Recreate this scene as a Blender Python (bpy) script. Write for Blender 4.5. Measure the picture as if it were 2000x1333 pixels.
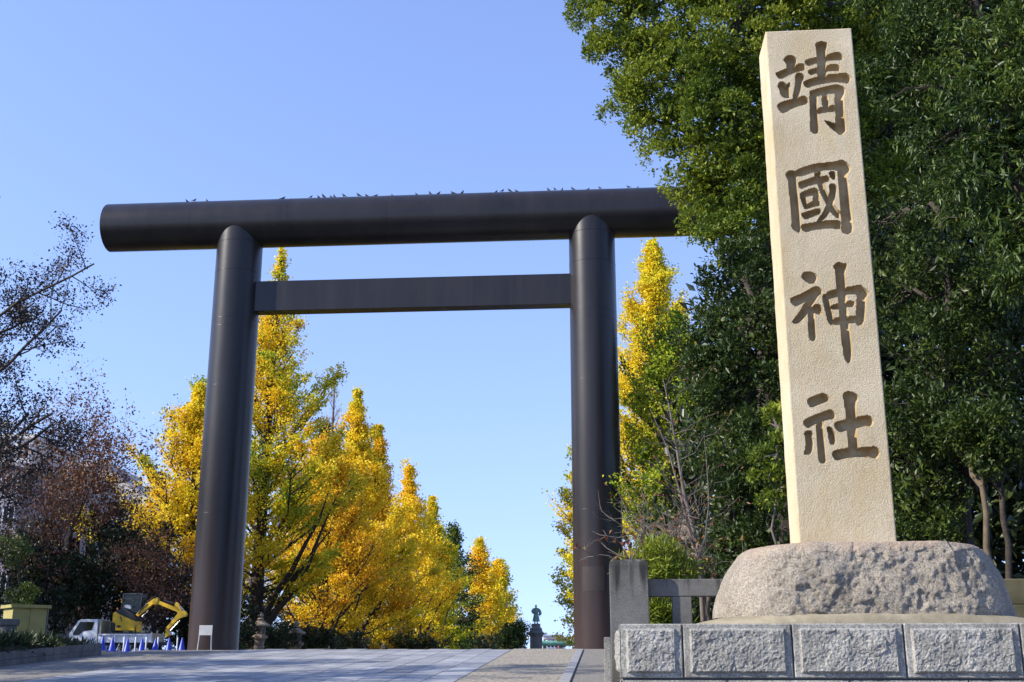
import bpy, math, random
import numpy as np
from mathutils import Vector, Matrix, noise as mnoise

for o in list(bpy.data.objects):
    bpy.data.objects.remove(o)
scene = bpy.context.scene
COL = scene.collection
R = math.radians

# ------------------------------------------------------------------ camera
FOC, PITCH, YAW, EYE = 2242.0, R(15.5), R(4.5), 1.5      # focal length in pixels of a 2000 px wide picture
cam_data = bpy.data.cameras.new('camera')
cam_data.sensor_width = 36.0
cam_data.lens = FOC / 2000.0 * 36.0
cam_data.clip_start = 0.1
cam_data.clip_end = 5000.0
camera = bpy.data.objects.new('camera', cam_data)
camera.location = (0, 0, EYE)
camera.rotation_euler = (R(90) + PITCH, 0, YAW)
COL.objects.link(camera)
scene.camera = camera

# ------------------------------------------------------------------ sky and sun
SUN_EL, SUN_FRONT = R(33), R(21)          # sun stands to the left, a little behind the camera
sun_dir = Vector((-math.cos(SUN_EL) * math.cos(SUN_FRONT), -math.cos(SUN_EL) * math.sin(SUN_FRONT), math.sin(SUN_EL)))
world = bpy.data.worlds.new('World')
scene.world = world
world.use_nodes = True
nt = world.node_tree
nt.nodes.clear()
sky = nt.nodes.new('ShaderNodeTexSky')
sky.sky_type = 'NISHITA'
sky.sun_disc = False
sky.sun_elevation = SUN_EL
sky.sun_rotation = math.atan2(sun_dir.x, sun_dir.y)
sky.altitude = 30
sky.air_density = 1.25
sky.dust_density = 0.0
sky.ozone_density = 5.0
bg = nt.nodes.new('ShaderNodeBackground')
bg.inputs['Strength'].default_value = 0.15
wo = nt.nodes.new('ShaderNodeOutputWorld')
tint = nt.nodes.new('ShaderNodeMix')            # the camera's slightly violet white balance
tint.data_type = 'RGBA'
tint.blend_type = 'MULTIPLY'
tint.inputs[0].default_value = 1.0
tint.inputs[7].default_value = (1.12, 0.925, 1.02, 1)
# clear autumn air: look the sky up a little higher, so that the horizon does not bleach
tco = nt.nodes.new('ShaderNodeTexCoord')
lift = nt.nodes.new('ShaderNodeVectorMath')
lift.operation = 'MULTIPLY_ADD'
lift.inputs[1].default_value = (1.0, 1.0, 0.72)
lift.inputs[2].default_value = (0.0, 0.0, 0.17)
nt.links.new(tco.outputs['Generated'], lift.inputs[0])
nt.links.new(lift.outputs[0], sky.inputs['Vector'])
nt.links.new(sky.outputs[0], tint.inputs[6])
nt.links.new(tint.outputs[2], bg.inputs[0])
nt.links.new(bg.outputs[0], wo.inputs[0])
sun_data = bpy.data.lights.new('sun', 'SUN')
sun_data.energy = 4.2
sun_data.angle = R(0.53)
sun_data.color = (1.0, 0.92, 0.78)
sun = bpy.data.objects.new('sun', sun_data)
sun.rotation_euler = (-sun_dir).to_track_quat('-Z', 'Y').to_euler()
sun.location = (-30, -10, 40)
COL.objects.link(sun)
scene.view_settings.view_transform = 'Standard'
scene.view_settings.look = 'None'
scene.view_settings.gamma = 1.0
scene.view_settings.use_curve_mapping = False
scene.view_settings.exposure = 1.0
scene.cycles.max_bounces = 6
scene.cycles.transparent_max_bounces = 6

# ------------------------------------------------------------------ helpers
def P(px, py, d):
    """point of the place at picture position (2000 px wide) and ground distance d along the view"""
    u, v = px - 1000.0, 667.0 - py
    up = v * math.cos(PITCH) + FOC * math.sin(PITCH)
    fw = FOC * math.cos(PITCH) - v * math.sin(PITCH)
    k = d / fw
    lat = u * k
    return Vector((lat * math.cos(YAW) - d * math.sin(YAW), lat * math.sin(YAW) + d * math.cos(YAW), EYE + up * k))

def sstep(a, b, x):
    t = min(1.0, max(0.0, (x - a) / (b - a)))
    return t * t * (3 - 2 * t)

def gz(x, y):
    """height of the approach: climbs to the gate, falls away gently behind it"""
    t = min(max(0.0, y - 15.0), 42.0)
    z = 0.0505 * t * t / 12.0 if t < 6 else 0.0505 * (t - 3.0)
    if y > 62:
        z -= 0.041 * min(y - 62, 45.0) * sstep(62, 66, y)
    if x < -22.6:
        z -= 0.4 * sstep(22.6, 24.4, -x) * sstep(53, 55.5, y) * (1 - sstep(70, 80, y))
    return z

class MB:
    def __init__(self):
        self.v, self.f, self.sm = [], [], []
    def quad_box(self, x0, x1, y0, y1, z0, z1, M=None):
        c = [(x0, y0, z0), (x1, y0, z0), (x1, y1, z0), (x0, y1, z0), (x0, y0, z1), (x1, y0, z1), (x1, y1, z1), (x0, y1, z1)]
        if M is not None:
            c = [tuple(M @ Vector(p)) for p in c]
        b = len(self.v)
        self.v += c
        self.f += [tuple(b + i for i in q) for q in ((0, 3, 2, 1), (4, 5, 6, 7), (0, 1, 5, 4), (1, 2, 6, 5), (2, 3, 7, 6), (3, 0, 4, 7))]
        return self
    def tube(self, pts, rad, n=8, cap=True):
        pts = [Vector(p) for p in pts]
        if not hasattr(rad, '__len__'):
            rad = [rad] * len(pts)
        b = len(self.v)
        ref = None
        for i, p in enumerate(pts):
            t = (pts[min(i + 1, len(pts) - 1)] - pts[max(i - 1, 0)])
            t = t.normalized() if t.length > 1e-9 else Vector((0, 0, 1))
            if ref is None:
                ref = t.orthogonal().normalized()
            a = (ref - t * ref.dot(t))
            a = a.normalized() if a.length > 1e-6 else t.orthogonal().normalized()
            ref = a
            c = t.cross(a)
            for k in range(n):
                an = 2 * math.pi * k / n
                self.v.append(tuple(p + (a * math.cos(an) + c * math.sin(an)) * rad[i]))
        for i in range(len(pts) - 1):
            for k in range(n):
                k2 = (k + 1) % n
                self.f.append((b + i * n + k, b + i * n + k2, b + (i + 1) * n + k2, b + (i + 1) * n + k))
        if cap:
            self.f.append(tuple(b + k for k in reversed(range(n))))
            e = b + (len(pts) - 1) * n
            self.f.append(tuple(e + k for k in range(n)))
        return self
    def lathe(self, prof, n=24, c=(0, 0, 0), sx=1.0, sy=1.0, ph=0.0):
        b = len(self.v)
        for r, z in prof:
            for k in range(n):
                an = 2 * math.pi * k / n + ph
                self.v.append((c[0] + r * sx * math.cos(an), c[1] + r * sy * math.sin(an), c[2] + z))
        for i in range(len(prof) - 1):
            for k in range(n):
                k2 = (k + 1) % n
                self.f.append((b + i * n + k, b + i * n + k2, b + (i + 1) * n + k2, b + (i + 1) * n + k))
        self.f.append(tuple(b + k for k in reversed(range(n))))
        e = b + (len(prof) - 1) * n
        self.f.append(tuple(e + k for k in range(n)))
        return self
    def prism(self, poly, y0, y1, M=None):
        """poly in the x-z plane, pushed along y"""
        n, b = len(poly), len(self.v)
        c = [(x, y0, z) for x, z in poly] + [(x, y1, z) for x, z in poly]
        if M is not None:
            c = [tuple(M @ Vector(p)) for p in c]
        self.v += c
        self.f.append(tuple(b + i for i in range(n)))
        self.f.append(tuple(b + n + i for i in reversed(range(n))))
        for i in range(n):
            j = (i + 1) % n
            self.f.append((b + i, b + n + i, b + n + j, b + j))
        return self
    def build(self, name, mat, parent=None, smooth=None, bevel=0.0):
        me = bpy.data.meshes.new(name)
        me.from_pydata(self.v, [], self.f)
        import bmesh
        bm = bmesh.new()
        bm.from_mesh(me)
        bmesh.ops.recalc_face_normals(bm, faces=bm.faces)
        if bevel > 0:
            bmesh.ops.bevel(bm, geom=list(bm.edges), offset=bevel, segments=2, affect='EDGES', profile=0.6)
        bm.to_mesh(me)
        bm.free()
        me.materials.append(mat)
        if smooth is not None:
            me.shade_smooth()
            if smooth < 180:
                try:
                    me.set_sharp_from_angle(angle=R(smooth))
                except Exception:
                    pass
        return link(name, me, parent)

def link(name, me, parent=None):
    o = bpy.data.objects.new(name, me)
    COL.objects.link(o)
    if parent is not None:
        o.parent = parent
    return o

def tag(o, label, cat, group=None, kind='thing'):
    o['label'] = label
    o['category'] = cat
    o['kind'] = kind
    if group:
        o['group'] = group
    return o

def thing(name, label, cat, loc=(0, 0, 0), rotz=0.0, group=None):
    o = bpy.data.objects.new(name, None)
    COL.objects.link(o)
    o.location = loc
    o.rotation_euler = (0, 0, rotz)
    o.empty_display_size = 0.3
    return tag(o, label, cat, group)

def struct(o):
    o['kind'] = 'structure'
    return o

def copy_tree(o, parent=None):
    c = o.copy()
    COL.objects.link(c)
    c.parent = parent
    for ch in list(o.children):
        copy_tree(ch, c)
    return c

def fast_mesh(name, V, F, mat, parent=None, smooth=False):
    """V (n,3), F (m,k) numpy arrays"""
    me = bpy.data.meshes.new(name)
    n, (m, k) = len(V), F.shape
    me.vertices.add(n)
    me.vertices.foreach_set('co', np.ascontiguousarray(V, dtype=np.float32).ravel())
    me.loops.add(m * k)
    me.loops.foreach_set('vertex_index', np.ascontiguousarray(F, dtype=np.int32).ravel())
    me.polygons.add(m)
    me.polygons.foreach_set('loop_start', np.arange(0, m * k, k, dtype=np.int32))
    me.update(calc_edges=True)
    me.materials.append(mat)
    if smooth:
        me.shade_smooth()
    return link(name, me, parent)

# ------------------------------------------------------------------ materials
def new_mat(name):
    m = bpy.data.materials.new(name)
    m.use_nodes = True
    t = m.node_tree
    b = t.nodes['Principled BSDF']
    return m, t, b

def N(t, kind, **kw):
    n = t.nodes.new(kind)
    for k, v in kw.items():
        if k in n.inputs:
            n.inputs[k].default_value = v
        else:
            setattr(n, k, v)
    return n

def ramp(t, stops, interp='LINEAR'):
    r = t.nodes.new('ShaderNodeValToRGB')
    e = r.color_ramp
    e.interpolation = interp
    while len(e.elements) < len(stops):
        e.elements.new(0.5)
    for el, (p, c) in zip(e.elements, stops):
        el.position = p
        el.color = (c[0], c[1], c[2], 1)
    return r

def mix(t, fac, a, b, mode='MIX'):
    n = t.nodes.new('ShaderNodeMix')
    n.data_type = 'RGBA'
    n.blend_type = mode
    for s, v in ((0, fac), (6, a), (7, b)):
        if hasattr(v, 'is_linked') or isinstance(v, bpy.types.NodeSocket):
            t.links.new(v, n.inputs[s])
        elif s == 0:
            n.inputs[0].default_value = v
        else:
            n.inputs[s].default_value = (v[0], v[1], v[2], 1)
    return n.outputs[2]

def surf(name, c1, c2, scale=3.0, rough=0.7, bump=0.0, bscale=40.0, bdist=0.01, spec=0.4, metal=0.0, fine=None, vary=0.0, detail=6.0):
    """two-tone mottled surface: c1/c2 by noise, optional fine speckle and bump, vary = tone from piece to piece"""
    m, t, b = new_mat(name)
    co = N(t, 'ShaderNodeTexCoord')
    geo = N(t, 'ShaderNodeNewGeometry')
    n1 = N(t, 'ShaderNodeTexNoise', Scale=scale, Detail=detail, Roughness=0.6)
    t.links.new(geo.outputs['Position'], n1.inputs['Vector'])
    r = ramp(t, [(0.32, c1), (0.68, c2)])
    t.links.new(n1.outputs[0], r.inputs[0])
    col = r.outputs[0]
    if fine:
        n2 = N(t, 'ShaderNodeTexNoise', Scale=fine[0], Detail=2.0)
        t.links.new(geo.outputs['Position'], n2.inputs['Vector'])
        r2 = ramp(t, [(0.35, (1 - fine[1],) * 3), (0.65, (1 + fine[1],) * 3)])
        t.links.new(n2.outputs[0], r2.inputs[0])
        col = mix(t, 1.0, col, r2.outputs[0], 'MULTIPLY')
    if vary:
        oi = N(t, 'ShaderNodeObjectInfo')
        r3 = ramp(t, [(0.0, (1 - vary,) * 3), (1.0, (1 + vary,) * 3)])
        t.links.new(oi.outputs['Random'], r3.inputs[0])
        col = mix(t, 1.0, col, r3.outputs[0], 'MULTIPLY')
    t.links.new(col, b.inputs['Base Color'])
    b.inputs['Roughness'].default_value = rough
    b.inputs['Specular IOR Level'].default_value = spec
    b.inputs['Metallic'].default_value = metal
    if bump:
        n3 = N(t, 'ShaderNodeTexNoise', Scale=bscale, Detail=6.0, Roughness=0.7)
        t.links.new(geo.outputs['Position'], n3.inputs['Vector'])
        bp = N(t, 'ShaderNodeBump', Strength=bump, Distance=bdist)
        t.links.new(n3.outputs[0], bp.inputs['Height'])
        t.links.new(bp.outputs[0], b.inputs['Normal'])
    return m

def plain(name, c, rough=0.5, metal=0.0, spec=0.5):
    return surf(name, [x * 0.85 for x in c], [min(1, x * 1.12) for x in c], scale=2.5, rough=rough, metal=metal, spec=spec)

def leaf_mat(name, stops, scale=0.25, rand=0.35, rough=0.45, trans=0.35, spec=0.5, seed=0.0):
    """foliage: colour from large patches plus a throw per leaf; light passes through a little"""
    m, t, b = new_mat(name)
    geo = N(t, 'ShaderNodeNewGeometry')
    mp = N(t, 'ShaderNodeVectorMath', operation='ADD')
    t.links.new(geo.outputs['Position'], mp.inputs[0])
    mp.inputs[1].default_value = (seed * 17.3, seed * 9.1, seed * 5.7)
    n1 = N(t, 'ShaderNodeTexNoise', Scale=scale, Detail=3.0, Roughness=0.65)
    t.links.new(mp.outputs[0], n1.inputs['Vector'])
    ma = N(t, 'ShaderNodeMath', operation='MULTIPLY_ADD')
    t.links.new(geo.outputs['Random Per Island'], ma.inputs[0])
    ma.inputs[1].default_value = rand
    t.links.new(n1.outputs[0], ma.inputs[2])
    sb = N(t, 'ShaderNodeMath', operation='SUBTRACT')
    t.links.new(ma.outputs[0], sb.inputs[0])
    sb.inputs[1].default_value = rand * 0.5
    r = ramp(t, stops)
    t.links.new(sb.outputs[0], r.inputs[0])
    t.links.new(r.outputs[0], b.inputs['Base Color'])
    b.inputs['Roughness'].default_value = rough
    b.inputs['Specular IOR Level'].default_value = spec
    tr = N(t, 'ShaderNodeBsdfTranslucent')
    t.links.new(r.outputs[0], tr.inputs['Color'])
    mx = N(t, 'ShaderNodeMixShader')
    mx.inputs[0].default_value = trans
    t.links.new(b.outputs[0], mx.inputs[1])
    t.links.new(tr.outputs[0], mx.inputs[2])
    t.links.new(mx.outputs[0], t.nodes['Material Output'].inputs['Surface'])
    return m

# torii steel: dark brown weathering steel, rust brown towards the feet of the pillars
def torii_mat():
    m, t, b = new_mat('weathering_steel')
    geo = N(t, 'ShaderNodeNewGeometry')
    n1 = N(t, 'ShaderNodeTexNoise', Scale=0.5, Detail=5.0, Roughness=0.6)
    mp = N(t, 'ShaderNodeMapping')
    mp.inputs['Scale'].default_value = (1.0, 1.0, 0.3)
    t.links.new(geo.outputs['Position'], mp.inputs['Vector'])
    t.links.new(mp.outputs[0], n1.inputs['Vector'])
    r = ramp(t, [(0.3, (0.011, 0.010, 0.0105)), (0.7, (0.022, 0.0185, 0.0185))])
    t.links.new(n1.outputs[0], r.inputs[0])
    sx = N(t, 'ShaderNodeSeparateXYZ')
    t.links.new(geo.outputs['Position'], sx.inputs[0])
    ma = N(t, 'ShaderNodeMath', operation='MULTIPLY_ADD')
    t.links.new(n1.outputs[0], ma.inputs[0])
    ma.inputs[1].default_value = 5.0
    t.links.new(sx.outputs['Z'], ma.inputs[2])
    mr = N(t, 'ShaderNodeMapRange')
    mr.inputs['From Min'].default_value = 4.0
    mr.inputs['From Max'].default_value = 11.0
    mr.inputs['To Min'].default_value = 1.0
    mr.inputs['To Max'].default_value = 0.0
    t.links.new(ma.outputs[0], mr.inputs['Value'])
    mp2 = N(t, 'ShaderNodeMapping')
    mp2.inputs['Scale'].default_value = (2.2, 2.2, 0.10)
    t.links.new(geo.outputs['Position'], mp2.inputs['Vector'])
    n4 = N(t, 'ShaderNodeTexNoise', Scale=1.0, Detail=6.0, Roughness=0.65)
    t.links.new(mp2.outputs[0], n4.inputs['Vector'])
    st = N(t, 'ShaderNodeMapRange')
    st.inputs['From Min'].default_value = 0.48
    st.inputs['From Max'].default_value = 0.72
    st.inputs['To Max'].default_value = 0.28
    t.links.new(n4.outputs[0], st.inputs['Value'])
    streak = mix(t, st.outputs[0], r.outputs[0], (0.042, 0.034, 0.031))
    col = mix(t, mr.outputs[0], streak, (0.044, 0.027, 0.023))
    t.links.new(col, b.inputs['Base Color'])
    n2 = N(t, 'ShaderNodeTexNoise', Scale=1.3, Detail=4.0)
    t.links.new(mp.outputs[0], n2.inputs['Vector'])
    rr = N(t, 'ShaderNodeMapRange')
    rr.inputs['To Min'].default_value = 0.27
    rr.inputs['To Max'].default_value = 0.40
    t.links.new(n2.outputs[0], rr.inputs['Value'])
    t.links.new(rr.outputs[0], b.inputs['Roughness'])
    b.inputs['Specular IOR Level'].default_value = 0.33
    n3 = N(t, 'ShaderNodeTexNoise', Scale=0.8, Detail=2.0)
    t.links.new(geo.outputs['Position'], n3.inputs['Vector'])
    bp = N(t, 'ShaderNodeBump', Strength=0.12, Distance=0.05)
    t.links.new(n3.outputs[0], bp.inputs['Height'])
    t.links.new(bp.outputs[0], b.inputs['Normal'])
    return m

M_STEEL = torii_mat()
M_SEAM = plain('steel_weld', (0.06, 0.052, 0.05), 0.35)
M_PATCH = plain('steel_patch', (0.034, 0.026, 0.0235), 0.4, spec=0.33)
M_STONE = surf('carved_granite', (0.47, 0.385, 0.245), (0.59, 0.505, 0.355), scale=1.3, rough=0.85, bump=0.75, bscale=58, bdist=0.02, spec=0.15, fine=(150, 0.14))
M_CARVED = surf('carved_groove', (0.26, 0.175, 0.08), (0.41, 0.32, 0.19), scale=5, rough=0.9, bump=0.4, bscale=85, bdist=0.01, spec=0.1, fine=(150, 0.12))  # browner and darker than the shaft: groove dirt, plus groove shadow put into the colour
M_BOULDER = surf('boulder_granite', (0.255, 0.222, 0.175), (0.40, 0.352, 0.282), scale=2.2, rough=0.85, bump=1.0, bscale=60, bdist=0.03, spec=0.2, fine=(55, 0.32))
M_BLOCK = surf('block_granite', (0.225, 0.217, 0.195), (0.375, 0.362, 0.325), scale=5, rough=0.8, bump=1.0, bscale=85, bdist=0.015, spec=0.2, fine=(60, 0.34), vary=0.12)
M_MORTAR = surf('mound_mortar', (0.20, 0.17, 0.11), (0.30, 0.26, 0.18), scale=5, rough=0.9, bump=0.4, bscale=70, bdist=0.006, fine=(90, 0.12))
M_FENCE = surf('fence_granite', (0.085, 0.084, 0.078), (0.15, 0.147, 0.138), scale=2.5, rough=0.85, bump=0.5, bscale=80, bdist=0.006, fine=(140, 0.3))
M_LANTERN = surf('lantern_stone', (0.22, 0.165, 0.12), (0.34, 0.27, 0.20), scale=1.7, rough=0.9, bump=0.5, bscale=20, bdist=0.03)
M_SLAB = surf('paving_granite', (0.18, 0.19, 0.215), (0.32, 0.325, 0.335), scale=0.9, rough=0.62, bump=0.25, bscale=60, bdist=0.004, fine=(70, 0.16), vary=0.2)
M_JOINT = surf('paving_bed', (0.10, 0.10, 0.105), (0.15, 0.15, 0.15), scale=3, rough=0.9)
M_PEBBLE = surf('washed_pebbles', (0.17, 0.15, 0.12), (0.37, 0.335, 0.27), scale=14, rough=0.8, bump=1.0, bscale=16, bdist=0.04, fine=(8, 0.4), detail=3)
M_KERB = surf('kerb_granite', (0.20, 0.20, 0.21), (0.30, 0.30, 0.30), scale=3, rough=0.65, fine=(90, 0.2))
M_GRAVEL = surf('gravel_ground', (0.12, 0.115, 0.11), (0.27, 0.255, 0.23), scale=10, rough=0.9, bump=1.0, bscale=18, bdist=0.04, fine=(30, 0.4), detail=3)
M_SOIL = surf('soil', (0.04, 0.032, 0.022), (0.09, 0.07, 0.045), scale=2, rough=0.95, bump=0.8, bscale=8, bdist=0.05)
M_GROUND = surf('ground_earth', (0.09, 0.085, 0.07), (0.16, 0.15, 0.125), scale=0.6, rough=0.95, bump=0.5, bscale=6, bdist=0.05)
M_BARK = surf('bark_dark', (0.028, 0.022, 0.018), (0.07, 0.055, 0.045), scale=5, rough=0.95, bump=0.8, bscale=14, bdist=0.05)
M_BARK2 = surf('bark_pale', (0.07, 0.055, 0.035), (0.15, 0.11, 0.07), scale=4, rough=0.9, bump=0.5, bscale=20, bdist=0.03)
M_TWIG = surf('twig_grey', (0.08, 0.065, 0.055), (0.16, 0.13, 0.11), scale=6, rough=0.85)
M_WHITE = plain('white_paint', (0.72, 0.74, 0.78), 0.4)
M_YELLOW = plain('machine_yellow', (0.72, 0.44, 0.02), 0.4)
M_BLACK = plain('black_plastic', (0.02, 0.021, 0.025), 0.4)
M_TYRE = plain('tyre_rubber', (0.015, 0.015, 0.015), 0.8)
M_GLASS = plain('dark_glass', (0.008, 0.010, 0.010), 0.12, spec=0.25)
M_CHROME = plain('piston_chrome', (0.45, 0.45, 0.45), 0.35, metal=0.6)
M_CABGLASS = plain('cab_glass', (0.02, 0.027, 0.024), 0.15, spec=0.4)
M_CONE = plain('cone_blue', (0.01, 0.04, 0.42), 0.45)
M_TAN = plain('tailgate_tan', (0.36, 0.33, 0.24), 0.6)
M_ORANGE = plain('lamp_orange', (0.8, 0.2, 0.03), 0.4)
M_SHED = plain('shed_yellow', (0.30, 0.26, 0.08), 0.7)
M_CONCRETE = surf('planter_concrete', (0.09, 0.09, 0.085), (0.16, 0.155, 0.145), scale=2.0, rough=0.9, bump=0.4, bscale=30, bdist=0.01, vary=0.1)
M_BRONZE = surf('statue_verdigris', (0.06, 0.11, 0.09), (0.17, 0.27, 0.22), scale=2.5, rough=0.6)
M_BRONZE2 = surf('pedestal_bronze', (0.075, 0.075, 0.075), (0.12, 0.12, 0.115), scale=2.0, rough=0.65, bump=0.6, bscale=6, bdist=0.06)
M_GREENROOF = surf('roof_verdigris', (0.09, 0.25, 0.18), (0.19, 0.38, 0.28), scale=1.0, rough=0.6)
M_WALLW = plain('facade_pale', (0.62, 0.60, 0.57), 0.8)
M_WALLG = plain('facade_grey', (0.30, 0.29, 0.33), 0.8)
M_FARWALL = plain('facade_far', (0.45, 0.48, 0.55), 0.8)
M_FARROOF = plain('roof_far', (0.27, 0.21, 0.20), 0.8)
M_BIRD = plain('bird_feathers', (0.018, 0.018, 0.022), 0.6)
M_OLIVE = surf('olive_stone', (0.07, 0.063, 0.03), (0.14, 0.125, 0.07), scale=3, rough=0.9)

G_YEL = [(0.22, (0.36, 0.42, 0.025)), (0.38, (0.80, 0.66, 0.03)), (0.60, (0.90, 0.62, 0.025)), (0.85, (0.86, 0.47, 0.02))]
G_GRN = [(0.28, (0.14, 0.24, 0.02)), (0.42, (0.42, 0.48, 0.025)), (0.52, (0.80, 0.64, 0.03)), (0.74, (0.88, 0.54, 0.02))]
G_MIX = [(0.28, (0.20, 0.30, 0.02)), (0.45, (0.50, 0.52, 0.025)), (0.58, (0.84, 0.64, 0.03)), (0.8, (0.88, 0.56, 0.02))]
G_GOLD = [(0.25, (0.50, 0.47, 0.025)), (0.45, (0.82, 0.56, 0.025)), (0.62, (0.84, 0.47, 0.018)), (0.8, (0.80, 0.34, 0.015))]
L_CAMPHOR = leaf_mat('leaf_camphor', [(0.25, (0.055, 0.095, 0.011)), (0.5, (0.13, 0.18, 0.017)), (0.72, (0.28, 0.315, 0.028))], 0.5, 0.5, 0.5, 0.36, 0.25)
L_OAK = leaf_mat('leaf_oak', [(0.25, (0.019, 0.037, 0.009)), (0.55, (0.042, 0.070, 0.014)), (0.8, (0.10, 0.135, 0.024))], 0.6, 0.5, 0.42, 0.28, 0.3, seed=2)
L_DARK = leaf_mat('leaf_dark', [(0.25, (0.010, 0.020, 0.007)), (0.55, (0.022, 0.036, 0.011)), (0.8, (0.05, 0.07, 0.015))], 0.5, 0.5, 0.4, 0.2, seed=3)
L_LONG = leaf_mat('leaf_long', [(0.25, (0.024, 0.047, 0.012)), (0.55, (0.055, 0.095, 0.018)), (0.8, (0.13, 0.17, 0.026))], 0.7, 0.5, 0.42, 0.3, 0.3, seed=4)
L_BROWN = leaf_mat('leaf_brown', [(0.25, (0.012, 0.009, 0.009)), (0.55, (0.022, 0.015, 0.013)), (0.8, (0.05, 0.028, 0.018))], 0.5, 0.6, 0.6, 0.15, seed=5)
L_MAROON = leaf_mat('leaf_maroon', [(0.25, (0.07, 0.03, 0.018)), (0.5, (0.155, 0.062, 0.03)), (0.68, (0.23, 0.085, 0.035)), (0.85, (0.14, 0.115, 0.035))], 0.35, 0.5, 0.6, 0.25, seed=6)
L_RED = leaf_mat('leaf_red', [(0.25, (0.15, 0.03, 0.018)), (0.5, (0.24, 0.075, 0.02)), (0.75, (0.22, 0.17, 0.03))], 1.5, 0.7, 0.5, 0.35, seed=7)
L_LIME = leaf_mat('leaf_lime', [(0.25, (0.10, 0.17, 0.015)), (0.55, (0.25, 0.32, 0.025)), (0.8, (0.34, 0.36, 0.03))], 1.0, 0.5, 0.5, 0.35, seed=8)
L_HEDGE = leaf_mat('leaf_hedge', [(0.25, (0.015, 0.03, 0.009)), (0.55, (0.035, 0.055, 0.014)), (0.8, (0.07, 0.09, 0.02))], 0.8, 0.5, 0.5, 0.2, seed=9)
L_GREEN = leaf_mat('leaf_green', [(0.25, (0.03, 0.06, 0.01)), (0.5, (0.07, 0.12, 0.016)), (0.75, (0.17, 0.2, 0.02))], 0.5, 0.5, 0.45, 0.3, seed=10)

def facet(p, f, seed=0.0):
    """height of chipped stone: every Voronoi cell a small tilted plane"""
    w = p + mnoise.noise_vector(p * f * 0.6) * (0.35 / f)
    d, q = mnoise.voronoi(w * f)
    g = mnoise.noise_vector(q[0] * 5.31 + Vector((seed, 1.7, 4.2)))
    return g.dot(w * f - q[0]) + 0.6 * mnoise.noise(q[0] * 3.17)

def stain(m, colour, scale, lo, hi, amount):
    """weathering with a shape of its own, laid over a finished surface"""
    t = m.node_tree
    b = t.nodes['Principled BSDF']
    geo = N(t, 'ShaderNodeNewGeometry')
    mp = N(t, 'ShaderNodeMapping')
    mp.inputs['Scale'].default_value = scale
    t.links.new(geo.outputs['Position'], mp.inputs['Vector'])
    n = N(t, 'ShaderNodeTexNoise', Scale=1.0, Detail=7.0, Roughness=0.65)
    t.links.new(mp.outputs[0], n.inputs['Vector'])
    r = N(t, 'ShaderNodeMapRange')
    r.inputs['From Min'].default_value = lo
    r.inputs['From Max'].default_value = hi
    r.inputs['To Max'].default_value = amount
    t.links.new(n.outputs[0], r.inputs['Value'])
    old = b.inputs['Base Color'].links[0].from_socket
    t.links.new(mix(t, r.outputs[0], old, colour), b.inputs['Base Color'])

stain(M_STONE, (0.46, 0.33, 0.15), (2.2, 2.2, 0.8), 0.5, 0.75, 0.55)
stain(M_STONE, (0.24, 0.21, 0.17), (9.0, 9.0, 1.1), 0.58, 0.78, 0.45)
stain(M_BOULDER, (0.17, 0.155, 0.13), (3.5, 3.5, 1.5), 0.5, 0.75, 0.55)
stain(M_BLOCK, (0.10, 0.098, 0.09), (4.0, 4.0, 2.0), 0.52, 0.78, 0.6)
stain(M_SLAB, (0.13, 0.135, 0.145), (0.5, 0.5, 0.5), 0.5, 0.7, 0.5)
stain(M_MORTAR, (0.13, 0.115, 0.075), (4.0, 4.0, 4.0), 0.5, 0.72, 0.6)
stain(M_WHITE, (0.40, 0.38, 0.35), (5.0, 5.0, 2.0), 0.5, 0.75, 0.6)
stain(M_YELLOW, (0.30, 0.18, 0.04), (6.0, 6.0, 3.0), 0.52, 0.75, 0.6)

# ------------------------------------------------------------------ foliage builders
def unit(a):
    return a / np.maximum(1e-9, np.linalg.norm(a, axis=-1, keepdims=True))

def leaves(name, C, T, Nn, S, mat, parent, width=0.42, mid=0.45, fold=0.18):
    """each leaf a small folded blade: base, two shoulders, tip"""
    T = unit(T)
    side = unit(np.cross(T, Nn))
    Nn = np.cross(side, T)
    S = S[:, None]
    a = C
    l = C + T * S * mid + side * S * width * 0.5 + Nn * S * fold * 0.5
    r = C + T * S * mid - side * S * width * 0.5 + Nn * S * fold * 0.5
    tip = C + T * S - Nn * S * fold * 0.4
    V = np.stack([a, l, tip, r], 1).reshape(-1, 3)
    b = np.arange(len(C)) * 4
    F = np.stack([np.stack([b, b + 1, b + 2], 1), np.stack([b, b + 2, b + 3], 1)], 1).reshape(-1, 3)
    o = fast_mesh(name, V, F, mat, parent)
    o['kind'] = 'stuff'
    return o

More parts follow.
